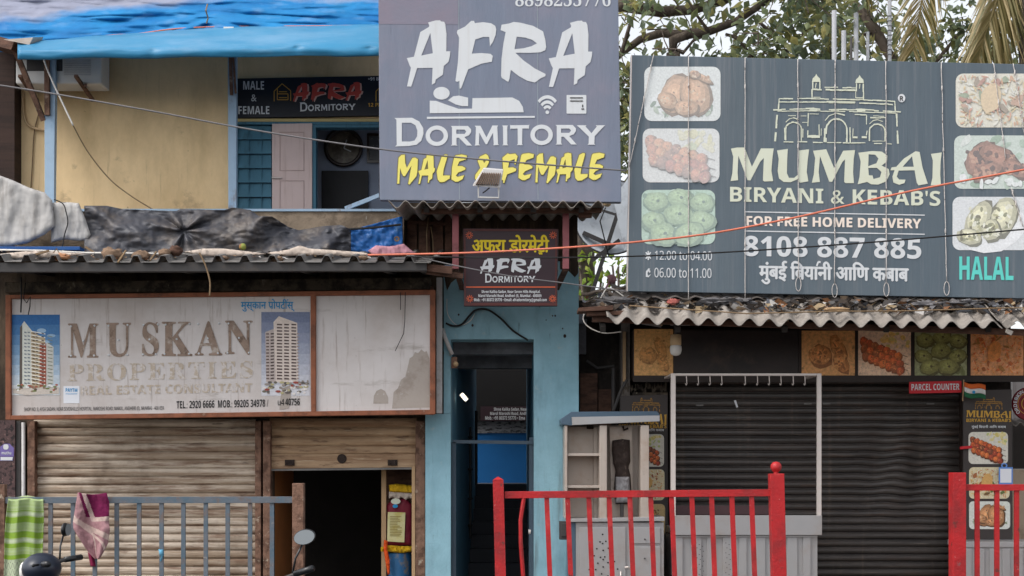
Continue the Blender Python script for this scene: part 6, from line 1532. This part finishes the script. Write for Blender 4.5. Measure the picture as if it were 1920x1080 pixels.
# ================================================================== behind: dish, poles, trees, house
ds = thing("satellite_dish", "round grey satellite dish on dark crossed struts between the billboards", "satellite dish", (X(1150, 3), 3, Z(560, 3)))
dc = P(1146, 408, 3)
b = MB(); b.revolve([(.001, .1), (.17, .085), (.33, .04), (.44, -.02), (.47, -.045), (.463, -.05), (.43, -.025), (.32, .03), (.16, .07), (.001, .085)], dc, 'Y', 36); b.build("dish", M_DISH, ds, smooth=True)
b = MB(); b.revolve([(.463, -.052), (.482, -.05), (.482, -.04), (.463, -.04)], dc, 'Y', 36, False); b.build("rim", M_ANGLE, ds)
b = MB(); b.bar(dc + Vector((.24, -.08, .55)), dc + Vector((-.26, -.08, -1.0)), .05, .05); b.bar(dc + Vector((-.25, .0, -.55)), dc + Vector((.1, -.1, -.3)), .045, .05); b.bar(dc + Vector((-.38, -.06, .16)), dc + Vector((.4, -.06, -.08)), .025, .04); b.bar(dc + Vector((-.36, -.05, -.2)), dc + Vector((.0, -.05, -.36)), .05, .04)
b.build("strut", M_ANGLE, ds)
b = MB(); b.tube([dc + Vector((-.14, -.12, .05)), dc + Vector((-.12, -.4, .1)), dc + Vector((-.08, -.42, .1))], .012, 8); b.ball(dc + Vector((-.08, -.42, .1)), .05, .05, .045); b.build("receiver", M_HOLDER, ds, smooth=True)
b = MB(); b.tube([dc + Vector((-.1, -.4, .05)), dc + Vector((-.16, -.3, -.1)), dc + Vector((-.1, -.2, -.3)), dc + Vector((-.04, -.1, -.5))], .008, 6); b.build("dish_cable", M_CABLE, ds, smooth=True)
b = MB(); b.prism([P(1150, 372, 2.4), P(1180, 330, 2.4), P(1186, 455, 2.4), P(1172, 470, 2.4)], (0, .03, 0)); solo(b, "leaning_sheet", M_DISH, "plain grey sheet leaning behind the dish beside the slate billboard", "panel")
lump(1147, 524, .06, mat("dusty_mauve_bundle", (150, 112, 116), .9), "mauve_bundle", "dusty mauve bundle tied on a stick behind the cement roof", "bundle", -.3, sq=(1, .9, 1))
b = MB(); b.tube([P(1142, 530, -.3), P(1128, 555, -.35), P(1112, 582, -.4)], .012, 6); solo(b, "thin_stick", M_PINK, "thin pinkish stick leaning below the mauve bundle", "stick")
for k, (pts, lab) in enumerate((([(1100, 566), (1180, 548)], "long dry branch lying left of the slate billboard"), ([(1090, 552), (1172, 540)], "thin dry branch behind the cement roof's left end"), ([(1140, 548), (1172, 566)], "short broken branch on the left end of the cement roof"))):
    b = MB(); q = [P(pts[0][0] + (pts[1][0] - pts[0][0]) * t, pts[0][1] + (pts[1][1] - pts[0][1]) * t + 3 * N(t * 4, k), -.7 - .05 * k) for t in [i / 6 for i in range(7)]]; b.tube(q, .02, 7, .01); solo(b, "dry_branch", M_BARK, lab, "branch", smooth=True)

bh = thing("background_house", "pale grey house wall low behind the dish and green bushes", "house", (X(1200, 9), 9.5, 0))
b = MB(); b.wbox((-4, 10, 0), (9, 10.2, 3.2)); b.build("wall", mat("grey_house_wall", (150, 148, 146), .9), bh)
b = MB(); b.prism([(-4.3, 8.6, 3.2), (9.3, 8.6, 3.2), (9.3, 8.6, 3.28), (-4.3, 8.6, 3.28)], (0, 3, .8)); b.build("roof", M_ASB, bh)

def leaf(mb, c, d, up, L, W):
    d = d.normalized(); s_ = d.cross(up); s_ = s_.normalized() if s_.length > .05 else Vector((1, 0, 0)); n = s_.cross(d)
    p0 = c; p1 = c + d * L * .45; p2 = c + d * L - n * L * .12
    mb.idx([p0, c + d * L * .4 + s_ * W - n * W * .25, p2, c + d * L * .4 - s_ * W - n * W * .25, p1 + n * W * .12], [(0, 1, 4), (1, 2, 4), (2, 3, 4), (3, 0, 4)])
def rv(): return Vector((rnd.gauss(0, 1), rnd.gauss(0, 1), rnd.gauss(0, 1)))
def tree(name, label, base, limbs, clusters, lm, L=(.1, .2), trunk_r=.16, n_per=60, rad=.5, twigs=True, cat="tree", droop=.5):
    """limbs: polylines (world) with radii; clusters: (centre, radius, leaves)."""
    t = thing(name, label, cat, base)
    b = MB()
    for pts, r0, r1 in limbs: b.tube(pts, r0, 9, r1)
    b.build("trunk", M_BARK, t, smooth=True)
    cr = MB(); tw = MB()
    for c, rr, n in clusters:
        for k in range(max(2, n // 16)):
            e = c + rv() * rr * .55; s0 = c + rv() * rr * .25
            m_ = (s0 + e) / 2 + rv() * rr * .1; tw.tube([s0, m_, e], .012, 4, .004, False)
        for k in range(n):
            p = c + rv() * rr * .5
            d = rv(); d.z -= droop; leaf(cr, p, d, Vector((rnd.uniform(-.6, .6), rnd.uniform(-1, .2), 1)), rnd.uniform(*L), rnd.uniform(*L) * .3)
    tw.build("twigs", M_BARK, t)
    cr.build("crown", lm, t, recalc=False)
    return t
# big broad-leaved tree behind the billboards
def px_limb(pts, y, r0, r1, dy=0):
    return ([P(x, yy, y + dy * i) for i, (x, yy) in enumerate(pts)], r0, r1)
yt = 5.0
limbs = [([(X(1262, yt), yt, 0), (X(1258, yt), yt, 3), P(1262, 240, yt), P(1262, 100, yt)], .2, .1), px_limb([(1262, 110), (1262, 76), (1290, 64), (1330, 58), (1380, 40), (1440, 0), (1520, -60)], yt, .085, .04), px_limb([(1290, 66), (1240, 62), (1200, 74), (1165, 100), (1130, 130)], yt, .07, .04, .1), px_limb([(1120, 6), (1180, 12), (1240, 22), (1300, 18), (1360, 0), (1420, -40)], yt + .4, .1, .05), ([(X(1100, yt + .4), yt + .4, 0), P(1090, 300, yt + .4), P(1100, 120, yt + .4), P(1120, 6, yt + .4)], .2, .1),
         px_limb([(1165, 100), (1180, 50), (1192, 16), (1210, 8), (1250, 26)], yt - .3, .03, .015), px_limb([(1330, 60), (1300, 20), (1280, -20)], yt - .2, .025, .01), px_limb([(1262, 90), (1280, 100), (1300, 76), (1340, 60)], yt, .03, .015), px_limb([(1262, 240), (1360, 150), (1410, 104), (1380, 70), (1360, 64)], yt, .05, .02), px_limb([(1262, 240), (1440, 160), (1480, 90), (1440, 56), (1410, 30)], yt, .05, .02)]
cl = []
for k in range(70):
    px, py = rnd.uniform(1150, 1560), rnd.uniform(-150, 125)
    dens = .35 + .65 * min(1, max(0, (px - 1180) / 230)); n = int(rnd.uniform(32, 62) * dens)
    if px < 1300 and 60 < py < 125: n = int(n * .35)
    cl.append((P(px, py, yt + rnd.uniform(-.9, 1.2)), rnd.uniform(.35, .6), n))
for k in range(18): cl.append((P(rnd.uniform(1150, 1190), rnd.uniform(90, 330), yt + rnd.uniform(-.3, .6)), .3, 22))
tree("broad_leaved_tree", "broad-leaved tree with grey limbs rising between the two billboards", (X(1262, yt), yt, 0), limbs, cl, M_LEAF, (.12, .24))
yt2 = 7.5
limbs = [([(X(1680, yt2), yt2, 0), P(1675, 260, yt2), P(1672, 110, yt2), P(1640, 60, yt2), P(1600, 0, yt2)], .12, .05), px_limb([(1672, 108), (1650, 60), (1625, 25), (1600, 0), (1580, -40)], yt2, .05, .03), px_limb([(1680, 180), (1760, 110), (1800, 60)], yt2, .05, .02), px_limb([(1640, 60), (1600, 70), (1560, 60)], yt2, .03, .015)]
cl = [(P(rnd.uniform(1490, 1700), rnd.uniform(-120, 130), yt2 + rnd.uniform(-.8, 1)), rnd.uniform(.4, .7), int(rnd.uniform(14, 34))) for k in range(34)] + [(P(rnd.uniform(1680, 1960), rnd.uniform(80, 150), yt2 + rnd.uniform(-.5, 1)), .5, 28) for k in range(16)] + [(P(rnd.uniform(1770, 1820), rnd.uniform(0, 60), yt2), .3, 22) for k in range(5)] + [(P(rnd.uniform(1870, 1960), rnd.uniform(40, 120), yt2), .4, 26) for k in range(6)]
tree("slender_tree", "slender tree with yellowing leaves behind the middle of the slate billboard", (X(1680, yt2), yt2, 0), limbs, cl, M_LEAF, (.13, .24))
# bushes seen in the gap under the dish
yb3 = 5.2
def bush(px, label, n, h, seed, lm):
    base = Vector((X(px, yb3), yb3, 0)); top = Z(h, yb3)
    limbs = [([base, base + Vector((rnd.uniform(-.1, .1), 0, top * .5)), base + Vector((rnd.uniform(-.25, .25), rnd.uniform(-.2, .2), top * .95))], .05, .015) for k in range(3)]
    cl = [(base + Vector((rnd.uniform(-.45, .45), rnd.uniform(-.3, .3), top * rnd.uniform(.6, 1))), .32, 46) for k in range(n)]
    tree("bush", label, base, limbs, cl, lm, (.1, .18), cat="bush")
bush(1105, "bright green bush below the dish beside the blue wall", 12, 470, 1, M_LEAFB)
bush(1165, "bright yellow-green bush below the dish beside the slate billboard", 10, 470, 2, M_LEAFB)
# coconut palm at the upper right
yp = 5.5
pm = thing("coconut_palm", "coconut palm with drooping dry fronds at the upper right", "palm", (X(1960, yp), yp, 0))
ctr = P(1900, -190, yp)
b = MB(); b.tube([(X(1960, yp), yp, 0), P(1950, 400, yp), P(1925, 50, yp), ctr], .17, 12, .12); b.build("trunk", M_BARK, pm, smooth=True)
def frond(tip_pts, nl=46, Lmax=.75, spread=.5, oneside=0):
    """Rachis through world points with rows of hanging leaflets."""
    b = MB(); m = 24; q = []
    pp = [tip_pts[0]] + tip_pts + [tip_pts[-1]]
    for i in range(1, len(pp) - 2):
        for k in range(m // (len(tip_pts) - 1)):
            t = k / (m // (len(tip_pts) - 1)); p0, p1, p2, p3 = pp[i - 1:i + 3]
            q.append(.5 * ((2 * p1) + (p2 - p0) * t + (2 * p0 - 5 * p1 + 4 * p2 - p3) * t * t + (3 * p1 - p0 - 3 * p2 + p3) * t ** 3))
    q.append(pp[-2])
    b.tube(q, .03, 6, .006)
    for i in range(nl):
        t = .12 + .88 * i / nl; f = t * (len(q) - 1); i0 = min(len(q) - 2, int(f)); p = q[i0].lerp(q[i0 + 1], f - i0); d = (q[i0 + 1] - q[i0]).normalized()
        sd_ = d.cross(Vector((0, 1, 0))).normalized()
        L = Lmax * (1 - .75 * abs(t - .4)) * rnd.uniform(.85, 1.1)
        for sg_ in (-1, 1):
            if oneside and sg_ != oneside and rnd.random() < .4: continue
            out = (d * .75 + sd_ * sg_ * spread * rnd.uniform(.8, 1.2) + Vector((0, rnd.uniform(-.3, .3), -.25))).normalized()
            wv = d.cross(out).cross(out); wv = Vector((0, -.5, 0)) + sd_ * .7; wv = wv.normalized() * .016
            e = p + out * L + Vector((0, 0, -.18 * L)); mid = p + out * L * .5
            b.idx([p - wv * .5, p + wv * .5, mid + wv, e, mid - wv], [(0, 1, 2, 4), (2, 3, 4)])
    b.build("frond", M_PALM, pm, recalc=False)
pp_ = lambda pts, y0=yp: [P(x, y, y0) for x, y in pts]
frond(pp_([(1900, -190), (1790, -120), (1740, -40), (1722, 40), (1712, 95)], yp), 60, .75, .55)
frond(pp_([(1900, -190), (1885, -90), (1868, 0), (1845, 70), (1828, 135)], yp - .3), 70, 1.0, .42)
frond(pp_([(1900, -190), (1880, -60), (1876, 20), (1862, 90), (1850, 150)], yp - .1), 60, .9, .5, 1)
frond(pp_([(1900, -190), (1930, -80), (1950, 20), (1958, 120)], yp), 50, .95, .5)
frond(pp_([(1900, -190), (1760, -200), (1660, -120), (1620, -20)], yp + .4), 50, .7, .5)
frond(pp_([(1900, -190), (2000, -160), (2080, -60), (2100, 60)], yp + .3), 50, .9, .5)
# poles behind the billboard
for k, (x, w_, lab) in enumerate(((1564, 9, "pale grey pole, leftmost of the group above the slate billboard"), (1582, 9, "short grey pole second in the group above the slate billboard"), (1596, 5, "thin dark pole between the pale poles above the slate billboard"), (1605, 9, "tall pale pole, fourth in the group above the slate billboard"), (1627, 6, "slender grey pole right of the tall pale pole"), (1668, 7, "grey ringed pole standing apart left of the palm frond"))):
    yq = 3.5 + .25 * k; b = MB(); b.tube([(X(x, yq), yq, 0), P(x, (20, 58, 70, 25, 60, 0)[k], yq)], w_ * .5 * (yq + D) / F, 10)
    if k == 5:
        for q in range(9): b.revolve([(.03, -.012), (.036, 0), (.03, .012)], P(x, 30 + q * 9, yq), 'Z', 10)
    solo(b, "metal_pole", M_ANGLE if k == 2 else M_DISHMESH, lab, "pole", smooth=True)

# ================================================================== two parked scooters, mostly below the picture
def scooter(label, loc, heading, leanr, cowl=True):
    t = thing("scooter", label, "scooter", (0, 0, 0))
    V3 = Vector
    b = MB(); b.ball((0, -.05, .56), .17, .42, .17, 20, 12); b.ball((0, .45, .62), .13, .2, .12, 16, 10); b.build("body", M_SCOOTER, t, smooth=True)
    b = MB(); b.wbox((-.15, -.62, .26), (.15, .0, .32)); b.build("footboard", M_BLACKPL, t, bevel=.02)
    b = MB(); b.ball((0, -.62, .62), .2, .07, .34, 20, 14); b.build("apron", M_SCOOTER, t, smooth=True)
    b = MB(); b.ball((0, -.66, .99 if cowl else .86), .17 if cowl else .1, .13, .11, 20, 12); b.build("cowl", M_SCOOTER, t, smooth=True)
    b = MB(); b.revolve([(.001, -.02), (.06, -.015), (.075, .01), (.07, .03)], (0, -.78, .97), 'Y', 18); b.build("headlight", M_WHITEPL, t, smooth=True)
    b = MB(); b.ball((0, .12, .77), .15, .42, .06, 20, 10); b.build("seat", M_BLACKPL, t, smooth=True)
    for y in (-.72, .52):
        b = MB(); b.revolve([(.15, -.05), (.2, -.055), (.235, -.03), (.24, 0), (.235, .03), (.2, .055), (.15, .05)], (0, y, .24), 'X', 28, False); w_ = b.build("wheel", M_RUBBER, t, smooth=True)
        b = MB(); b.revolve([(.02, -.04), (.06, -.045), (.14, -.03), (.152, 0), (.14, .03), (.06, .045), (.02, .04)], (0, y, .24), 'X', 20); b.build("rim", M_ALU, w_)
    b = MB(); b.tube([(0, -.72, .26), (0, -.64, .8)], .035, 8); b.build("fork", M_ANGLE, t)
    b = MB(); b.tube([(-.34, -.5, 1.04), (-.2, -.58, 1.03), (0, -.62, 1.01), (.2, -.58, 1.03), (.34, -.5, 1.04)], .013, 8); b.build("handlebar", M_ANGLE, t, smooth=True)
    for s_ in (-1, 1):
        b = MB(); b.tube([(s_ * .22, -.57, 1.035), (s_ * .35, -.495, 1.045)], .021, 10); b.build("grip", M_BLACKPL, t, smooth=True)
        b = MB(); b.tube([(s_ * .2, -.61, 1.03), (s_ * .26, -.63, 1.03), (s_ * .33, -.6, 1.035)], .008, 6); b.ball((s_ * .33, -.6, 1.035), .012); b.build("brake_lever", M_BLACKPL, t, smooth=True)
        if s_ == 1: continue
        b = MB(); b.tube([(s_ * .2, -.6, 1.04), (s_ * .24, -.61, 1.13), (s_ * .3, -.61, 1.2)], .007, 6); c_ = V3((s_ * .33, -.605, 1.245)); b.ball(c_, .072, .022, .05, 18, 10); mi = b.build("mirror", M_BLACKPL, t, smooth=True)
        b = MB(); b.idx([c_ + V3((.066 * math.cos(a), .0236, .045 * math.sin(a))) for a in [2 * math.pi * k / 20 for k in range(20)]], [tuple(range(20))]); b.build("mirror_glass", M_CHROME, mi)
    t.rotation_euler = (0, leanr, heading); t.location = loc
    return t
scooter("dark scooter parked at the left edge, its cowl and single mirror before the green towel", (X(78, -4.6) + .66, -4.6, -.12), R(-90), 0)
scooter("dark scooter with a round grey mirror before the rusty railing post", (-1.33, -6.1, -.15), R(180), R(14), False)
